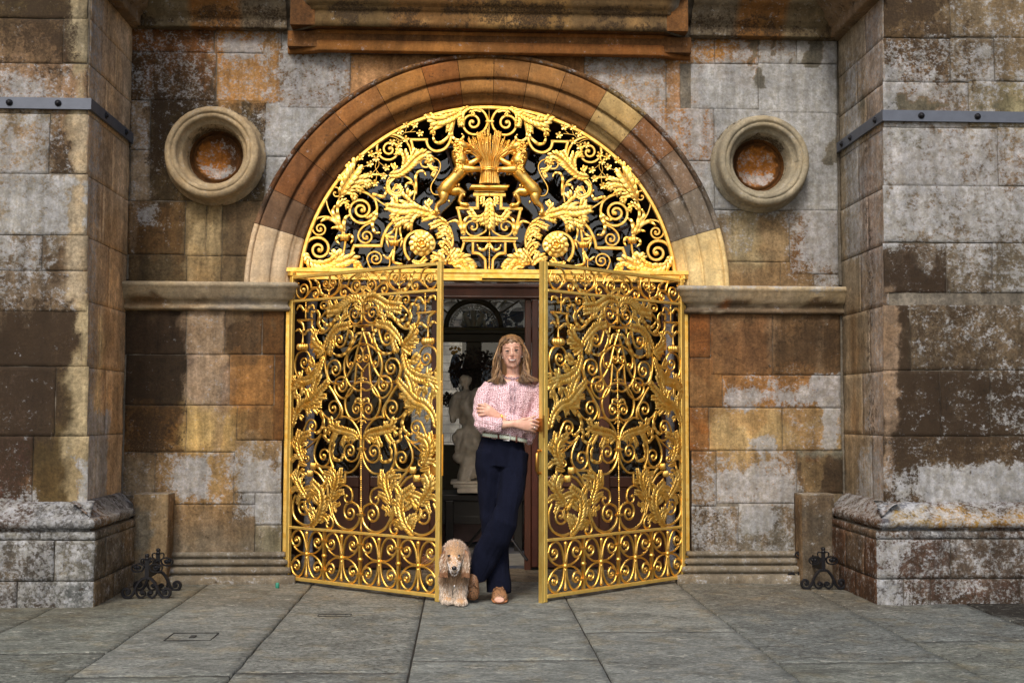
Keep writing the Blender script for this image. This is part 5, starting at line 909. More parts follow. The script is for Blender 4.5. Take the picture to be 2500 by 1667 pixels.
finger(((1268,1027,-.945),(1282,1023,-.945),(1295,1020,-.93),(1306,1016.5,-.91)),.0105,.008)
tubep(mb,[(1218,1018,-.90,8,6),(1206,1010,-.905,11,6.5),(1194,1003,-.905,13,6.5),(1184,1000,-.895,13,6)],12,(0,0,1))
for p in (((1188,993,-.905),(1180,989,-.905),(1172,987.5,-.88),(1167.5,988,-.85)),((1186,999,-.905),(1177,996.5,-.905),(1168,995.5,-.88),(1164.5,996,-.85)),((1186,1005,-.905),(1177,1004.5,-.905),(1168,1004.3,-.88),(1164.5,1005,-.85)),((1187,1010.5,-.90),(1178,1012,-.90),(1170,1013,-.88),(1166.5,1013.5,-.86))): finger(p,.0090,.0076)
finger(((1206,1003,-.90),(1197,995,-.90),(1190,989,-.895),(1184,985,-.88)),.0105,.008)
body=remesh(mb,.0036,'body',M_SKIN,wo,2)
# face details
M_W=simple('teeth',(.48,.45,.41),.3,0,.03);M_LIP=simple('lips',(.44,.17,.14),.5,0,.1);M_DK=simple('lash',(.035,.02,.015),.6);M_EYE=simple('eye_white',(.33,.28,.26),.35,0,.05);M_BROW=simple('brow',(.16,.085,.045),.8)
for s,ex,ey in((-1,1237.6,857.2),(1,1260.6,855)):
    mb=MB();mb.ball(wp(ex,ey,-.8765),(.0125,.006,.0045),12,8);mb.build('eye',M_EYE,wo,True)
    mb=MB();mb.ball(wp(ex+.3,ey,-.8822),(.0050,.003,.0045),10,6);mb.build('iris',M_DK,wo,True)
    mb=MB();mb.tube([wp(ex-5,ey+.6,-.875),wp(ex-2,ey-1.6,-.882),wp(ex+2,ey-1.8,-.883),wp(ex+5.2,ey+.2,-.876)],[.0014,.0028,.0028,.0014],6);mb.build('eyelashes',M_DK,wo,True)
    mb=MB();mb.tube([wp(ex-s*6,ey-7.2,-.884),wp(ex+s*.5,ey-8.6,-.883),wp(ex+s*7,ey-6.6,-.872)],[.0028,.003,.0015],6);mb.build('eyebrow',M_BROW,wo,True)
    mb=MB();mb.ball(wp(1250+s*24.5+ (0 if s>0 else 1),872+s*-1,-.825),.0030,8,6);mb.build('earring',simple('pearl',(.7,.68,.6),.2),wo,True)
def mouthpt(u,v,Y): # u -1..1
    return wp(1250.6+u*10,877.6-v*1.0-1.9*u*u+(-.4)*u,Y+.012*u*u)
mb=MB();mb.tube([mouthpt(u,-1.8*(1-u*u),-.8895) for u in np.linspace(-.9,.9,9)],[(.0050*(1-.6*abs(u)),.003) for u in np.linspace(-.9,.9,9)],8,(0,0,1));mb.build('teeth',M_W,wo,True)
mb=MB();mb.tube([mouthpt(u,.9,-.892) for u in np.linspace(-1,1,11)],[.0016]*11,8);mb.tube([mouthpt(u,-4.6*(1-u*u)+.3,-.890) for u in np.linspace(-1,1,11)],[.0020]*11,8);mb.build('lips',M_LIP,wo,True)
mb=MB();mb.tube([mouthpt(u,-1.6*(1-u*u),-.8865) for u in np.linspace(-1.05,1.05,9)],[(.0052*(1-.7*abs(u)),.002) for u in np.linspace(-1,1,9)],8,(0,0,1));mb.build('mouth_cavity',simple('mouth_dark',(.20,.06,.05),.6),wo,True)
# blouse
m_,ns,ls,b=mat('dotted_blouse');tc=nn(ns,'TexCoord').outputs['Object']
vo=nn(ns,'TexVoronoi');vo.voronoi_dimensions='2D';vo.inputs['Scale'].default_value=96;vo.inputs['Randomness'].default_value=.42
mp=nn(ns,'Mapping');mp.inputs['Rotation'].default_value=(R(90),0,0);ls.new(tc,mp.inputs[0]);sx=nn(ns,'SeparateXYZ');ls.new(tc,sx.inputs[0]);cx_=nn(ns,'CombineXYZ');ls.new(sx.outputs[0],cx_.inputs[0]);ls.new(mth(ns,ls,'ADD',sx.outputs[2],mth(ns,ls,'MULTIPLY',sx.outputs[1],.35)),cx_.inputs[1])
dn=noise(ns,ls,tc,9,3,.5);vadd=nn(ns,'VectorMath',operation='ADD');ls.new(cx_.outputs[0],vadd.inputs[0]);cb=nn(ns,'CombineXYZ');ls.new(mth(ns,ls,'MULTIPLY',dn,.03),cb.inputs[0]);ls.new(mth(ns,ls,'MULTIPLY',dn,.02),cb.inputs[1]);ls.new(cb.outputs[0],vadd.inputs[1]);ls.new(vadd.outputs[0],vo.inputs['Vector'])
dot=mr(ns,ls,vo.outputs['Distance'],.27,.36,1,0);ls.new(mixc(ns,ls,dot,(.72,.53,.58),(.26,.08,.09)),b.inputs['Base Color']);b.inputs['Roughness'].default_value=.55;b.inputs['Sheen Weight'].default_value=.2
fo=noise(ns,ls,vscale(ns,ls,tc,(1,1,.45)),16,5,.55,1.2);bump(ns,ls,fo,.7,.03,b);M_BL=m_
mb=MB()
tubep(mb,[(1229,1062,-.76,52,40),(1231,1050,-.77,55,44),(1236,1020,-.77,53,43),(1242,990,-.77,56,43),(1248,962,-.77,62,42),(1250,950,-.77,66,38),(1251,939,-.77,58,31),(1251.5,930,-.77,38,27),(1252,923,-.775,22,23),(1252,917,-.78,19,21)],18)
tubep(mb,[(1199,946,-.77,22,24),(1187,958,-.78,23,23),(1177,985,-.80,22,21),(1174,1010,-.82,21,21),(1178,1034,-.86,20,20),(1186,1042,-.88,18,19)],14)
tubep(mb,[(1176,1034,-.85,19,20),(1190,1036,-.90,20,19),(1208,1037,-.925,18,17),(1224,1036,-.935,15.5,14),(1226,1036,-.936,14,13)],14,(0,0,1))
tubep(mb,[(1303,948,-.77,22,24),(1315,960,-.77,21,23),(1318,985,-.78,20,21),(1314,1012,-.80,20,20),(1304,1036,-.84,20,21)],14)
tubep(mb,[(1304,1038,-.83,20,20),(1280,1040,-.87,17,18),(1258,1026,-.895,15,14),(1240,1021,-.90,12,11),(1236,1020,-.90,11.5,10.5)],14,(0,0,1))
tubep(mb,[(1290,1050,-.80,20,26),(1291,1066,-.80,15,22),(1291,1081,-.82,7,12)],10);tubep(mb,[(1185,1045,-.82,16,20),(1187,1058,-.82,12,18)],10)
tubep(mb,[(1215,1045,-.86,22,10),(1245,1048,-.87,22,10),(1275,1054,-.86,18,12)],10,(0,0,1))
def fold(co):
    u=np.stack([co[:,0]+co[:,1]*.4,co[:,2]*.5],1);a=vn(u+9,22,11)-.5;b_=vn(np.stack([co[:,0]*1.2+co[:,2]*.7,co[:,2]*.8-co[:,0]*.5],1)+5,38,12)-.5
    low=np.clip((1.28-co[:,2])/.2,0,1);return .012*a+.009*b_*(.5+low)+(.006*low*np.sin(co[:,2]*120+co[:,0]*40))*.4
blouse=remesh(mb,.0045,'blouse',M_BL,wo,1,fold)
mb=MB();rn=random.Random(9)
for i in range(46):
    a=2*PI*i/46;rr=.054+.006*math.sin(i*2.4);c=wp(1252,922,-.775)
    p=c+Vector((rr*math.cos(a),rr*math.sin(a)*1.0-(.012 if math.sin(a)<0 else 0),-.014*(math.sin(a)<-.3)*abs(math.sin(a))));q=c+Vector((rr*1.16*math.cos(a+.05*math.sin(i*1.9)),rr*1.14*math.sin(a)-(.012 if math.sin(a)<0 else 0),.017+.004*math.sin(i*3.1)-.016*(math.sin(a)<-.3)*abs(math.sin(a))))
    mb.v+= [p,q];mb.c+=[(1,1,1,1)]*2
mb.f=[(2*i,2*((i+1)%46),2*((i+1)%46)+1,2*i+1) for i in range(46)];mb.build('ruffled_collar',M_BL,wo,True)
mb=MB();P=[wp(1250+2*math.sin(i*1.7),930+i*7,-.895+(-.0 if i<3 else .004)) for i in range(12)]
for s in(-1,1): mb.tube([p+Vector((s*.012,0,0)) for p in P],[(.004,.007)]*12,6,(1,0,0))
mb.build('front_frill',M_BL,wo,True)
# trousers
M_NV,ns,ls,b=mat('navy_wool');tc=nn(ns,'TexCoord').outputs['Object'];n_=noise(ns,ls,tc,160,2,.5);ls.new(mixc(ns,ls,mr(ns,ls,n_,.4,.6,0,1),(.003,.004,.011),(.0045,.006,.016)),b.inputs['Base Color']);b.inputs['Roughness'].default_value=.95;b.inputs['Specular IOR Level'].default_value=.12;b.inputs['Sheen Weight'].default_value=0;b.inputs['Sheen Tint'].default_value=(.4,.5,.8,1)
fo=noise(ns,ls,vscale(ns,ls,tc,(1,1,.22)),14,4,.5,.8);bump(ns,ls,fo,.5,.03,b)
mb=MB()
tubep(mb,[(1231,1066,-.76,51,41),(1229,1085,-.76,54,42),(1226,1110,-.76,59,44),(1224,1140,-.765,60,44)],18)
tubep(mb,[(1200,1105,-.76,36,40),(1196,1140,-.765,34,38),(1197,1190,-.765,32,34),(1200,1240,-.765,31,30),(1206,1300,-.77,31,28),(1211,1360,-.775,31,27),(1215,1420,-.785,31,28),(1216,1446,-.79,30,29)],14)
tubep(mb,[(1256,1105,-.77,34,40),(1253,1150,-.80,33,37),(1247,1200,-.85,32,33),(1239,1240,-.90,29,29),(1231,1272,-.92,33,26),(1212,1310,-.90,33,24),(1192,1345,-.87,34,25),(1176,1380,-.86,31,27),(1168,1410,-.865,24,24),(1170,1424,-.868,18,20)],14)
def fold2(co):
    u=np.stack([co[:,0]*1.0,co[:,2]*.16],1);a=vn(u+7,34,13)-.5;k=np.stack([co[:,0]*.9+co[:,2]*.8,co[:,2]*.5-co[:,0]*.4],1);b_=vn(k+4,15,14)-.5;return .014*a+.014*b_
remesh(mb,.007,'trousers',M_NV,wo,2,fold2)
# belt, ring, bracelet
M_BELT=simple('pale_green_leather',lin((165,175,160),1.2),.5,0,.1,30);M_BR=simple('brown_lacing',(.10,.025,.015),.6);M_SIL=simple('silver',(.7,.7,.72),.25,1,.05)
bp=[(1178,1060,-.85),(1192,1062,-.885),(1215,1064.5,-.898),(1235,1067,-.899),(1255,1070,-.894),(1275,1074,-.876),(1286,1077,-.84)]
mb=MB();mb.tube([wp(*q) for q in crm(bp,n=4)],[(.0145,.004)]*(4*6+1),8,(0,0,1));mb.build('belt',M_BELT,wo,True)
mb=MB()
for i in range(26):
    q=crm(bp,n=4)[min(24,i)];
    for s in(-1,1):
        c=wp(q[0],q[1]+s*5.0,q[2]-.005);mb.bar(c+Vector((-.004,0,s*.003)),c+Vector((.005,0,-s*.002)),.003)
mb.build('belt_lacing',M_BR,wo)
mb=MB();c=wp(1237,1067,-.906)
mb.tube([c+Vector((a*.021,0,b_*.021)) for a,b_ in((-1,-.9),(.7,-1),(1,-.6),(1,.6),(.7,1),(-1,.9))],.003,6,(0,1,0));mb.build('buckle',M_SIL,wo,True)
for q_ in ((1216.5,1059,1217.5,1071),(1261,1062,1261,1080)):
    mb=MB();mb.tube([wp(q_[0],q_[1],-.903),wp(q_[2],q_[3],-.903)],[(.006,.004)]*2,6);mb.build('belt_loop',M_BR,wo,True)
mb=MB()
mb.tube([wp(1223,1011,-.918),wp(1226,1016,-.924),wp(1225,1023,-.922)],[(.006,.003)]*3,8,(1,0,0));mb.build('bracelet',M_GOLD,wo,True)
mb=MB();mb.tube([wp(1173,1001,-.902),wp(1173,1008,-.902)],.003,6);mb.tube([wp(1306,1041.5,-.94),wp(1305,1048.5,-.935)],.003,6);mb.build('ring',M_SIL,wo,True)
# shoes
M_SH,ns,ls,b=mat('leopard_shoe');tc=nn(ns,'TexCoord').outputs['Object'];vo=nn(ns,'TexVoronoi');vo.inputs['Scale'].default_value=130;ls.new(tc,vo.inputs['Vector']);n_=noise(ns,ls,tc,60,3,.6);ls.new(mixc(ns,ls,mr(ns,ls,mth(ns,ls,'ADD',vo.outputs['Distance'],mth(ns,ls,'MULTIPLY',n_,.4)),.5,.6,1,0),(.26,.13,.06),(.02,.010,.008)),b.inputs['Base Color']);b.inputs['Roughness'].default_value=.5
M_SOLE=simple('tan_rubber_sole',(.42,.17,.07),.6,0,.1);M_STR=simple('striped_lining',(.6,.5,.42),.6)
def shoe(heel,toe,up,w_):
    h=Vector(heel);t=Vector(toe);d=(t-h);L=d.length;d.normalize();u=Vector(up).normalized();mb=MB();ref=d.cross(u)
    mb.tube([h+d*L*k+u*hh*.45 for k,hh in((0,.05),(.15,.07),(.4,.062),(.65,.05),(.85,.04),(.97,.025))],[(w_*a,hh*.55) for a,hh in((.6,.05),(.85,.066),(.85,.062),(1,.052),(.95,.042),(.55,.026))],12,tuple(ref));mb.build('shoe',M_SH,wo,True)
    mb=MB();mb.tube([h+d*L*k+u*.004 for k in(-.02,.1,.35,.7,.92,1.01)],[(w_*a*1.06,.010) for a in(.5,.8,.78,1,.85,.4)],12,tuple(ref));mb.build('shoe_sole',M_SOLE,wo,True)
    mb=MB()
    for s in(-1,1): mb.tube([h+d*L*.45+u*.058,h+d*L*.5+u*.066+ref*s*.02,h+d*L*.56+u*.06+ref*s*.03,h+d*L*.5+u*.055+ref*s*.012],.0045,6)
    mb.build('bow',M_SH,wo,True)
g1=Vector(G(1216,1452,.0))-WOFF
shoe(wp(1217,1446,-.79)*1.0+Vector((0,0,-.0)),tuple(Vector(G(1221,1472,.004))-WOFF),(0,0,1),.05)
o1=Vector(G(1220.5,1473,.008))-WOFF
for o in [x for x in sc.objects if x.parent==wo and x.name.split('.')[0] in('shoe','shoe_sole','bow')]:
    pass
shoe(wp(1158,1398,-.86),wp(1153,1463,-.90),(0,-1,.15),.038)
mb=MB()
for i in range(5): mb.bar(wp(1139,1404+i*6,-.875),wp(1147,1412+i*6,-.885),.006)
mb.build('striped_trim',M_STR,wo)
# hair
M_HAIR=attr_mat('hair',.38,.1)
mb=MB()
tubep(mb,[(1248,817.5,-.775,10,14),(1248,822,-.775,22,30),(1248,832,-.77,30,38),(1248,848,-.755,33,36),(1248,870,-.745,35,30),(1248,900,-.745,37,24),(1248,925,-.745,30,18)],16)
mb.ball(wp(1248,838.5,-.772),(.074,.108,.060),16,10)
remesh(mb,.005,'hair_mass',simple('hair_base',(.17,.088,.038),.5,0,.4,60,.3,90,(1,1,.1)),wo,2)
hs=[];rh=random.Random(21)
pal=[(.30,.16,.07),(.42,.24,.11),(.20,.10,.045),(.54,.34,.17),(.14,.07,.03),(.34,.19,.085)]
def hpath(s,t,u):
    """s side -1/1, t 0..1 front->back, u 0..1 spread"""
    j=lambda a:rh.uniform(-a,a)
    z_=(1-t)**2*rh.random();top=(1247+s*(1+3*t)+j(1.2),816.5+13*z_+j(.7),-.80+.06*t+j(.006)-.066*z_)
    a=(1247+s*(15+7*u)+j(1.2),823+5*u+8*z_+j(1),-.835+.09*t-.028*z_+j(.005))
    b_=(1249+s*(29.5+5*u)+j(1.5),846+4*u,-.84+.10*t+j(.008))
    c=(1249.5+s*(32+8*u)+j(2),872,-.84+.09*t+j(.01))
    d=(1250+s*(29+13*u)+j(3),898,-.835+.07*t+j(.012))
    if s<0: e=(1250+s*(23+24*u)+j(3),918,-.845+.06*t+j(.012));f=(1250+s*(18+38*u)+j(5),930+14*(1-u)*rh.random()+j(3),-.855+.05*t)
    else: e=(1250+s*(24+20*u)+j(3),916,-.85+.06*t+j(.012));f=(1250+s*(20+40*u)+j(5),928+10*(1-u)*rh.random()+j(3),-.865+.05*t)
    return [top,a,b_,c,d,e,f]
for i in range(1500):
    s=-1 if i%2 else 1;t=rh.random()**1.4;u=rh.random();lk=int(u*6)+int(t*4)*7+(i%2)*40;u=(int(u*6)+.5+rh.uniform(-.32,.32))/6;dk_=.8*.62 if (u<.3 or t>.6) else 1  # inner and back locks darkened, shade between locks put in the colour
    P=[tuple(wp(*q)) for q in hpath(s,t,u)];P=crm(P,n=4);ph=(lk*1.7)%6.28;P=[Vector(p)+Vector((s*.012*math.sin(ph+q*.50),-.010*math.cos(ph+q*.5),0))*min(1,max(0,(q-6)/8)) for q,p in enumerate(P)];c=pal[lk%6] if rh.random()<.6 else rh.choice(pal);k=rh.uniform(.75,1.25)
    hs.append(([tuple(p) for p in P],.0017,.0005,tuple(v*k*dk_*.82 for v in c)))
for i in range(160): # fringe sweeping from the parting over the forehead sides
    s=-1 if i%2 else 1;x=rh.random();P=[(1246+s*1.5,829-3*x,-.872),(1247+s*(9+4*x),829+3*x,-.880+.01*x),(1248+s*(19+4*x),837+4*x,-.874),(1249+s*(27+3*x),850,-.852),(1249.5+s*(30+2*x),868,-.842)]
    hs.append(([tuple(p) for p in crm([tuple(wp(*q)) for q in P],n=3)],.0022,.0015,rh.choice(pal)))
strands('hair',hs,M_HAIR,wo)
# ---------------------------------------------------------------- dog
dg_=empty('dog',tuple(G(1110,1472)));tag(dg_,'golden cocker spaniel with long curly ears walking out beside the left gate leaf','dog')
DO=Vector(dg_.location);DPX=1/391.
def dp(x,y,Y): return Vector(W(x,y,Y))-DO
Yh=-.98
def dt(mb,pts,n=12,ref=(1,0,0)): mb.tube([dp(*p[:3]) for p in pts],[(p[3]*DPX,p[4]*DPX) for p in pts],n,ref)
mb=MB()
# trunk from chest back to rump (runs back and to the left behind the leaf)
tr=[dp(1108,1404,-.97),dp(1110,1378,-.90),dp(1112,1368,-.80),dp(1111,1366,-.68),dp(1106,1368,-.56),dp(1098,1364,-.44),dp(1094,1368,-.36)]
mb.tube(tr,[(.055,.06),(.072,.10),(.082,.115),(.088,.11),(.085,.10),(.078,.095),(.05,.07)],14,(1,0,0))
mb.tube([dp(1110,1375,-.90),dp(1110,1362,-.95),dp(1110,1350,-.98)],[.085,.07,.06],12)
# head
mb.tube([dp(1111,1330,-.97),dp(1111,1337,-1.0),dp(1110,1348,-1.03),dp(1109.5,1362,-1.07),dp(1109,1378,-1.105),dp(1109,1392,-1.125)],[(.045,.03),(.062,.05),(.062,.05),(.046,.042),(.034,.034),(.026,.024)],12)
mb.tube([dp(1109,1378,-1.04),dp(1109,1392,-1.08),dp(1109,1401,-1.10)],[(.03,.03),(.024,.02),(.014,.012)],10)
for s in(-1,1): mb.ball(dp(1108+s*10.5,1350,-1.05),(.02,.018,.018),8,6)
# front legs walking, paws
mb.tube([dp(1095,1400,-.93),dp(1090,1425,-.93),dp(1089,1450,-.94),dp(1090,1462,-.945)],[(.045,.055),(.036,.04),(.03,.034),(.03,.032)],10);mb.ball(dp(1094,1465,-.965),(.036,.05,.022),10,7)
mb.tube([dp(1123,1400,-.93),dp(1124,1430,-.95),dp(1124,1455,-.965),dp(1125,1465,-.975)],[(.042,.05),(.034,.036),(.028,.03),(.028,.03)],10);mb.ball(dp(1125,1469,-.995),(.040,.052,.023),10,7)
# hind legs
for x in(1084,1120): mb.tube([dp(x,1375,-.42),dp(x,1392,-.46),dp(x-1,1402,-.36),dp(x,1420,-.37),dp(x,1432,-.39),dp(x,1434,-.44)],[(.06,.09),(.05,.06),(.03,.035),(.026,.028),(.028,.03),(.03,.02)],10)
# tail
mb.tube([dp(1082,1366,-.36),dp(1066,1364,-.30),dp(1050,1358,-.27),dp(1038,1354,-.25)],[.022,.02,.016,.008],8,(0,1,0))
M_FB=attr_mat('fur',.75,.3)
bd=remesh(mb,.006,'body',simple('undercoat',(.42,.24,.11),.8,0,.3,30),dg_,2)
# fur strands over the body
co=np.empty(len(bd.data.vertices)*3);bd.data.vertices.foreach_get('co',co);co=co.reshape(-1,3);no=np.empty(len(co)*3);bd.data.vertices.foreach_get('normal',no);no=no.reshape(-1,3)
rf=random.Random(33);segs=[]
hy=dp(1110,1350,-1.03);zl_=lambda y:dp(1110,y,-.97)[2]
zface=zl_(1338);zear=zl_(1410)
for i in rf.sample(range(len(co)),min(len(co),17000)):
    p=Vector(co[i]);n_=Vector(no[i]);yw=p[1]+DO[1]
    head=(yw<-.985 and p[2]>zl_(1406)) and abs(p[0]-hy[0])<.085
    if yw>-.6 and rf.random()<.5: continue
    if head:
        L=rf.uniform(.004,.009);dx=abs(p[0]-hy[0])
        c=(.78,.73,.69) if (dx<.028 or p[2]<zl_(1364)) and p[2]<zl_(1348) else (.44,.33,.25)
        if (Vector((dx,p[2]))-Vector((.029,zl_(1356)))).length<.012: c=(.05,.03,.02)
        dirn=(n_*.35+Vector((0,.2,.15)) if p[2]>zl_(1350) else n_*.3+Vector((0,-.2,-.5)))
        if p[2]>zl_(1333): L=rf.uniform(.008,.02)
        w_=.0012
    else:
        low=p[2]<zl_(1412);L=rf.uniform(.014,.032)
        if low and abs(yw+.94)<.12: L=rf.uniform(.012,.03);dirn=n_*.4+Vector((rf.uniform(-.2,.2),-.1,-.9));c=(.58,.49,.40)
        else: dirn=n_*.5+Vector((rf.uniform(-.3,.3),.5,-.35)) if p[2]>zl_(1390) else n_*.4+Vector((rf.uniform(-.3,.3),-.1,-.8));c=(.46,.34,.27) if p[2]>zl_(1375) else (.46,.33,.23)
        if yw<-.86 and p[2]<zl_(1398) and p[2]>zl_(1420): L*=1.4;c=(.34,.22,.13)
        w_=.0015
        if p[2]<.03:L*=.35
    k=rf.uniform(.5,1.45);dirn=dirn.normalized();j=Vector((rf.uniform(-1,1),rf.uniform(-1,1),rf.uniform(-1,1)))*L*.25
    q1=p+n_*.001;q2=p+dirn*L*.5+n_*L*.12+j;q3=p+dirn*L+j*.6+Vector((0,0,-L*.12))
    q3[2]=max(q3[2],.002-DO[2])
    segs.append(([q1,q2,q3],w_,.0004,tuple(min(.9,v*k) for v in c)))
strands('fur',segs,M_FB,dg_)
# ears, wavy locks
for s in(-1,1):
    es=[]
    for i in range(1500):
        t=rf.random();u=rf.uniform(-1,1);x0=1111+s*(17+2*u);
        a=dp(x0,1336+10*t,-1.01+rf.uniform(-.015,.02))
        xe=1110+s*(27+9*u);ye=1372+38*rf.random()**.55
        b_=dp(xe,ye,-1.04+rf.uniform(-.03,.025));m1=dp(1111+s*(26+6*u),1354+8*t,-1.025+rf.uniform(-.02,.015));P=crm([tuple(a),tuple(m1),tuple(b_)],n=6)
        ph=rf.uniform(0,6);am=.004
        P=[Vector(p)+Vector((am*math.sin(ph+q*1.3),am*math.cos(ph+q*1.3),0))*min(1,q/4) for q,p in enumerate(P)]
        k=rf.uniform(.6,1.35);c=(.36,.25,.17) if rf.random()<.6 else (.62,.52,.42)
        if ye>1398: c=(.27,.13,.06)
        es.append((P,.0020,.0010,tuple(min(.9,v*k) for v in c)))
    strands('ear',es,M_FB,dg_)
# tail feathering
es=[]
for i in range(700):
    t=rf.random();a=Vector(crm([tuple(dp(1084,1366,-.36)),tuple(dp(1066,1364,-.30)),tuple(dp(1040,1354,-.25))],n=10)[int(t*20)]);L=rf.uniform(.04,.10)
    d=Vector((-.5+rf.uniform(-.3,.3),rf.uniform(-.2,.2),-.75+rf.uniform(-.3,.5))).normalized();k=rf.uniform(.7,1.2)
    es.append(([a,a+d*L*.5+Vector((-.006,0,.004)),a+d*L],.0022,.0005,tuple(v*k for v in ((.55,.22,.06) if rf.random()<.7 else (.7,.45,.25)))))
strands('tail_feathers',es,M_FB,dg_)
M_NOSE=simple('nose_black',(.012,.01,.012),.25);
mb=MB();mb.ball(dp(1109,1386,-1.142),(.0165,.013,.0125),12,8);mb.build('nose',M_NOSE,dg_,True)
for s in(-1,1):
    mb=MB();mb.ball(dp(1108+s*11.5,1356,-1.094),(.0115,.008,.0085),10,8);mb.build('eye',M_NOSE,dg_,True)
mb=MB();mb.tube([dp(1102,1398,-1.12),dp(1109,1401,-1.135),dp(1116,1397,-1.12)],[.002,.004,.002],6);mb.build('mouth',M_NOSE,dg_,True)
mb=MB();mb.ball(dp(1109,1432,-1.02),(.005,.004,.013),8,6);mb.build('collar_tag',M_SIL,dg_,True)
# ---------------------------------------------------------------- boot scrapers
def scraper_frame(name,parent,off):
    S=1/12.06/359;H=1470;TK=1.3
    mb=MB();q=lambda x,y:((x-810)*S,(H-y)*S)
    mb.ball((0,0,(H-305)*S),(66*S,66*S,56*S),12,8);mb.lathe([(58*S,0),(62*S,20*S),(40*S,60*S)],(0,0,(H-400)*S),12);mb.lathe([(34*S,0),(50*S,30*S)],(0,0,(H-390)*S),10)
    mb.box((-56*S,-20*S,(H-930)*S),(56*S,20*S,(H-400)*S))
    for s in(1,-1):
        f=lambda pts:[(s*x,z) for x,z in (q(*p) for p in pts)]
        def sp(pts,c,d,t,re,th):
            P=[tuple(p) for p in crm(f(pts),n=6)];bar_path(mb,P+spiral_pts(P[-1],f([c])[0],d*s,t,re*S),th*TK*S,.02);e=f([c])[0];mb.ball((e[0],0,e[1]),re*S*1.2,8,6)
        sp([(820,920),(930,940),(1040,1060),(1110,1200),(1170,1340),(1250,1430)],(1335,1290),-1,1.15,40,58)
        sp([(1100,1230),(1060,1370),(970,1440),(890,1410)],(925,1325),1,.7,45,38)
        bar_path(mb,f([(810,1380),(880,1385)]),24*S,.012)
        sp([(900,600),(920,560),(1000,535)],(1050,620),1,.9,45,30)
        sp([(880,560),(930,700),(1010,740),(1090,745)],(1130,620),-1,.75,45,30) 
        bar_path(mb,[tuple(p) for p in crm(f([(850,420),(930,395),(975,440),(955,530),(890,600)]),n=5)],32*S,.014)
    o=mb.build(name,M_IRON,parent);o.location=off;return o
def scraper(a,b_,label):
    A=Vector(G(*a));B=Vector(G(*b_));e=empty('boot_scraper',tuple(A));tag(e,label,'boot scraper','black iron boot scrapers')
    scraper_frame('end_frame',e,(0,0,0));scraper_frame('end_frame',e,tuple(B-A))
    D=B-A;mb=MB();mb.box((-.006,-.004,0),(.006,.004,.001));mb=MB()
    z0,z1=.12,.20;nrm=Vector((-D.y,D.x,0)).normalized()*.004
    vs=[nrm+Vector((0,0,z0)),nrm+D+Vector((0,0,z0)),nrm+D+Vector((0,0,z1)),nrm+Vector((0,0,z1)),-nrm+Vector((0,0,z0)),-nrm+D+Vector((0,0,z0)),-nrm+D+Vector((0,0,z1)),-nrm+Vector((0,0,z1))]
    mb.add(vs,[(0,1,2,3),(4,7,6,5),(0,4,5,1),(1,5,6,2),(2,6,7,3),(3,7,4,0)]);mb.build('scraper_blade',M_IRON,e);return e
scraper((357,1461),(384,1443),'black wrought iron boot scraper on the paving beside the left plinth')
scraper((2011,1438),(1976,1421),'black wrought iron boot scraper on the paving beside the right plinth')
# ---------------------------------------------------------------- light stand behind the woman
ls_=empty('light_stand',tuple(Vector(W(1205,1367,.25))*1.0));ls_.location.z=0;tag(ls_,'black tripod light stand legs spread behind the woman','stand')
LO=Vector(ls_.location)
M_TP=simple('black_metal',(.012,.012,.013),.3,.3)
for a,b_ in(((1205,1255,.25),(1287,1367,.02)),((1205,1255,.25),(1142,1330,.50)),((1205,1255,.25),(1195,1370,.0))):
    mb=MB();A=Vector(W(*a))-LO;Bp=Vector(W(*b_))-LO;Bp.z=max(Bp.z,.02);mb.tube([A,Bp],.011,8);mb.build('leg',M_TP,ls_)
mb=MB();A=Vector(W(1205,1255,.25))-LO;mb.tube([(A.x,A.y,.15),(A.x,A.y,1.0)],.013,8);mb.build('pole',M_TP,ls_)
# ---------------------------------------------------------------- statue on plinth, dried flowers
YS=1.75
st=empty('marble_statue',tuple(W(1120,1205,YS)));tag(st,'grey marble statue of a draped figure on a stepped plinth inside the hall','statue')
SO=Vector(st.location);sq=lambda x,y,Y=YS:Vector(W(1070+x/3.92,840+y/3.92,Y))-SO
SP=1/(2777/(YS+8.036))/3.92
M_MB=simple('veined_marble',lin((160,150,132),1.7),.45,0,.3,9)
mb=MB()
def stb(pts,ref=(1,0,0)): mb.tube([sq(p[0],p[1],YS+(p[2] if len(p)>3 else 0)) for p in pts],[p[-1]*SP for p in pts],12,ref)
stb([(258,325,18),(256,340,36),(254,370,44),(252,400,40),(256,425,28),(266,450,32)]);mb.ball(sq(262,348,YS+.02),(.06,.06,.045),10,6)
stb([(290,450,60),(285,520,95),(290,600,110),(300,690,100),(310,780,80),(320,860,95),(310,960,110),(290,1060,90),(280,1150,75),(290,1250,95),(300,1300,110)])
stb([(250,470,40),(170,510,36),(130,580,34),(125,660,30),(150,740,24)]);stb([(300,480,45),(380,455,40),(450,450,34)]);stb([(190,600,50),(230,690,45),(280,800,40),(260,850,30)])
stb([(230,850,30),(180,880,52),(170,950,50),(200,1000,45)]);stb([(160,1050,34),(190,1080,46),(230,1110,40)]);stb([(330,1000,70),(350,1100,60),(340,1250,80)])
def fold3(co):
    return .06*(vn(np.stack([co[:,0]+co[:,2]*.5,co[:,2]*.4],1)+8,12,21)-.5)+.03*(vn(np.stack([co[:,0]*1.3-co[:,2]*.4,co[:,2]*.5],1)+8,28,22)-.5)
remesh(mb,.014,'figure',M_MB,st,1,fold3)
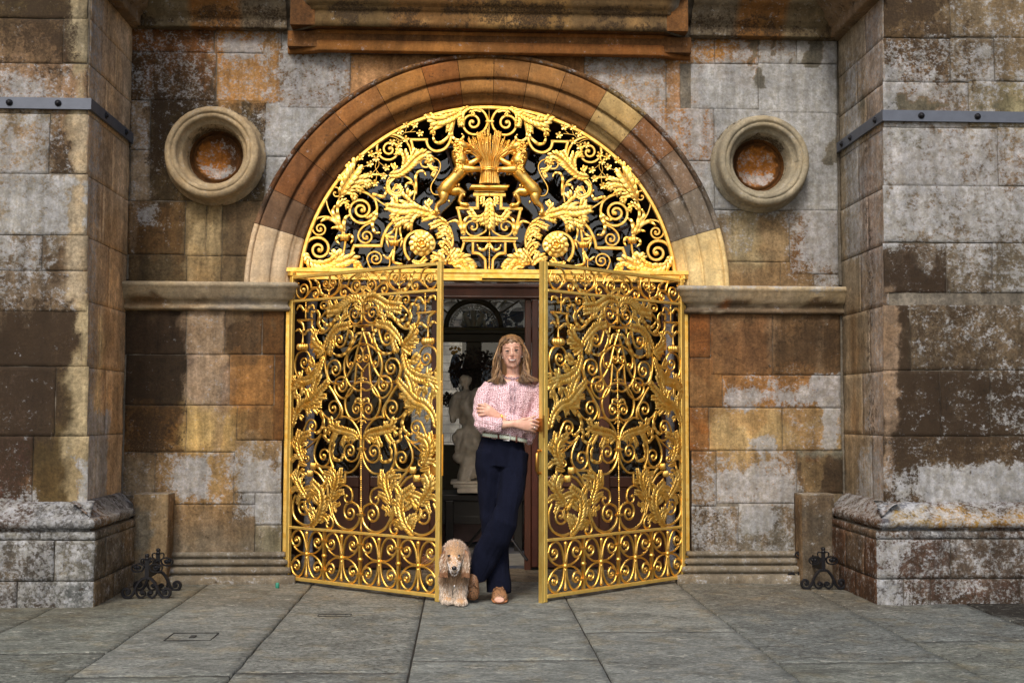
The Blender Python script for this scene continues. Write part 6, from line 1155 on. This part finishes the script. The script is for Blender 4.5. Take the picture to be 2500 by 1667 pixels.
def plinth(y0,y1,x0,x1,nm):
    a=sq(x0,y1);b_=sq(x1,y0);mb=MB();mb.box((a.x,-.17,a.z),(b_.x,.17,b_.z));o=mb.build(nm,M_MB,st);md=o.modifiers.new('b','BEVEL');md.width=.008;md.segments=2
plinth(1300,1330,120,520,'plinth_top');plinth(1331,1362,145,495,'plinth_moulding');plinth(1363,1412,182,460,'plinth_base')
fl=empty('dried_flowers',tuple(W(1170,960,YS+.3)));tag(fl,'dark dried flower arrangement behind the statue','flowers')
FO=Vector(fl.location);mb=MB();rq=random.Random(8)
for i in range(1500):
    cx,cy,rr=rq.choice(((1160,880,34),(1178,905,34),(1150,915,24),(1118,905,22),(1190,880,24),(1092,975,18),(1130,890,26)));a=rq.uniform(0,2*PI);r_=rr*math.sqrt(rq.random())
    c=Vector(W(cx+r_*math.cos(a),cy+r_*math.sin(a),YS+.3+rq.uniform(-.12,.12)))-FO;s_=rq.uniform(.008,.022);d=Vector((rq.uniform(-1,1),rq.uniform(-1,1),rq.uniform(-1,1))).normalized()*s_;e=d.cross(Vector((rq.uniform(-1,1),rq.uniform(-1,1),rq.uniform(-1,1)))).normalized()*s_*.6
    mb.add([c-d,c+e,c+d,c-e],[(0,1,2,3)])
mb.build('blossoms',simple('dried_petals',(.055,.035,.025),.8,0,.6,30),fl,recalc=False)
mb=MB()
for i in range(26): mb.tube([Vector(W(1150,1010,YS+.3))-FO,Vector(W(rq.uniform(1100,1190),rq.uniform(880,930),YS+.3))-FO],.004,5)
mb.build('stems',simple('dark_stem',(.03,.02,.012),.8),fl)
# far lamp with gilt finial seen in the glazed door
lp=empty('gilt_lamp',(W(1112,850,2.7)[0],2.7,W(1112,900,2.7)[2]));tag(lp,'small gilt topped blue and white figure by the garden doors','ornament')
mb=MB();mb.tube([(0,0,-.18),(0,0,-.1),(0,0,0),(0,0,.09),(0,0,.14)],[.02,.05,.06,.04,.02],12);mb.build('body',simple('blue_white_porcelain',(.25,.30,.38),.3,0,.8,26),lp,True)
mb=MB()
for i in range(14): mb.ball((rq.uniform(-.05,.05),rq.uniform(-.03,.03),.17+rq.uniform(-.03,.03)),.014,6,4)
mb.build('gilt_top',M_GOLD,lp,True)
sc.render.film_transparent=False
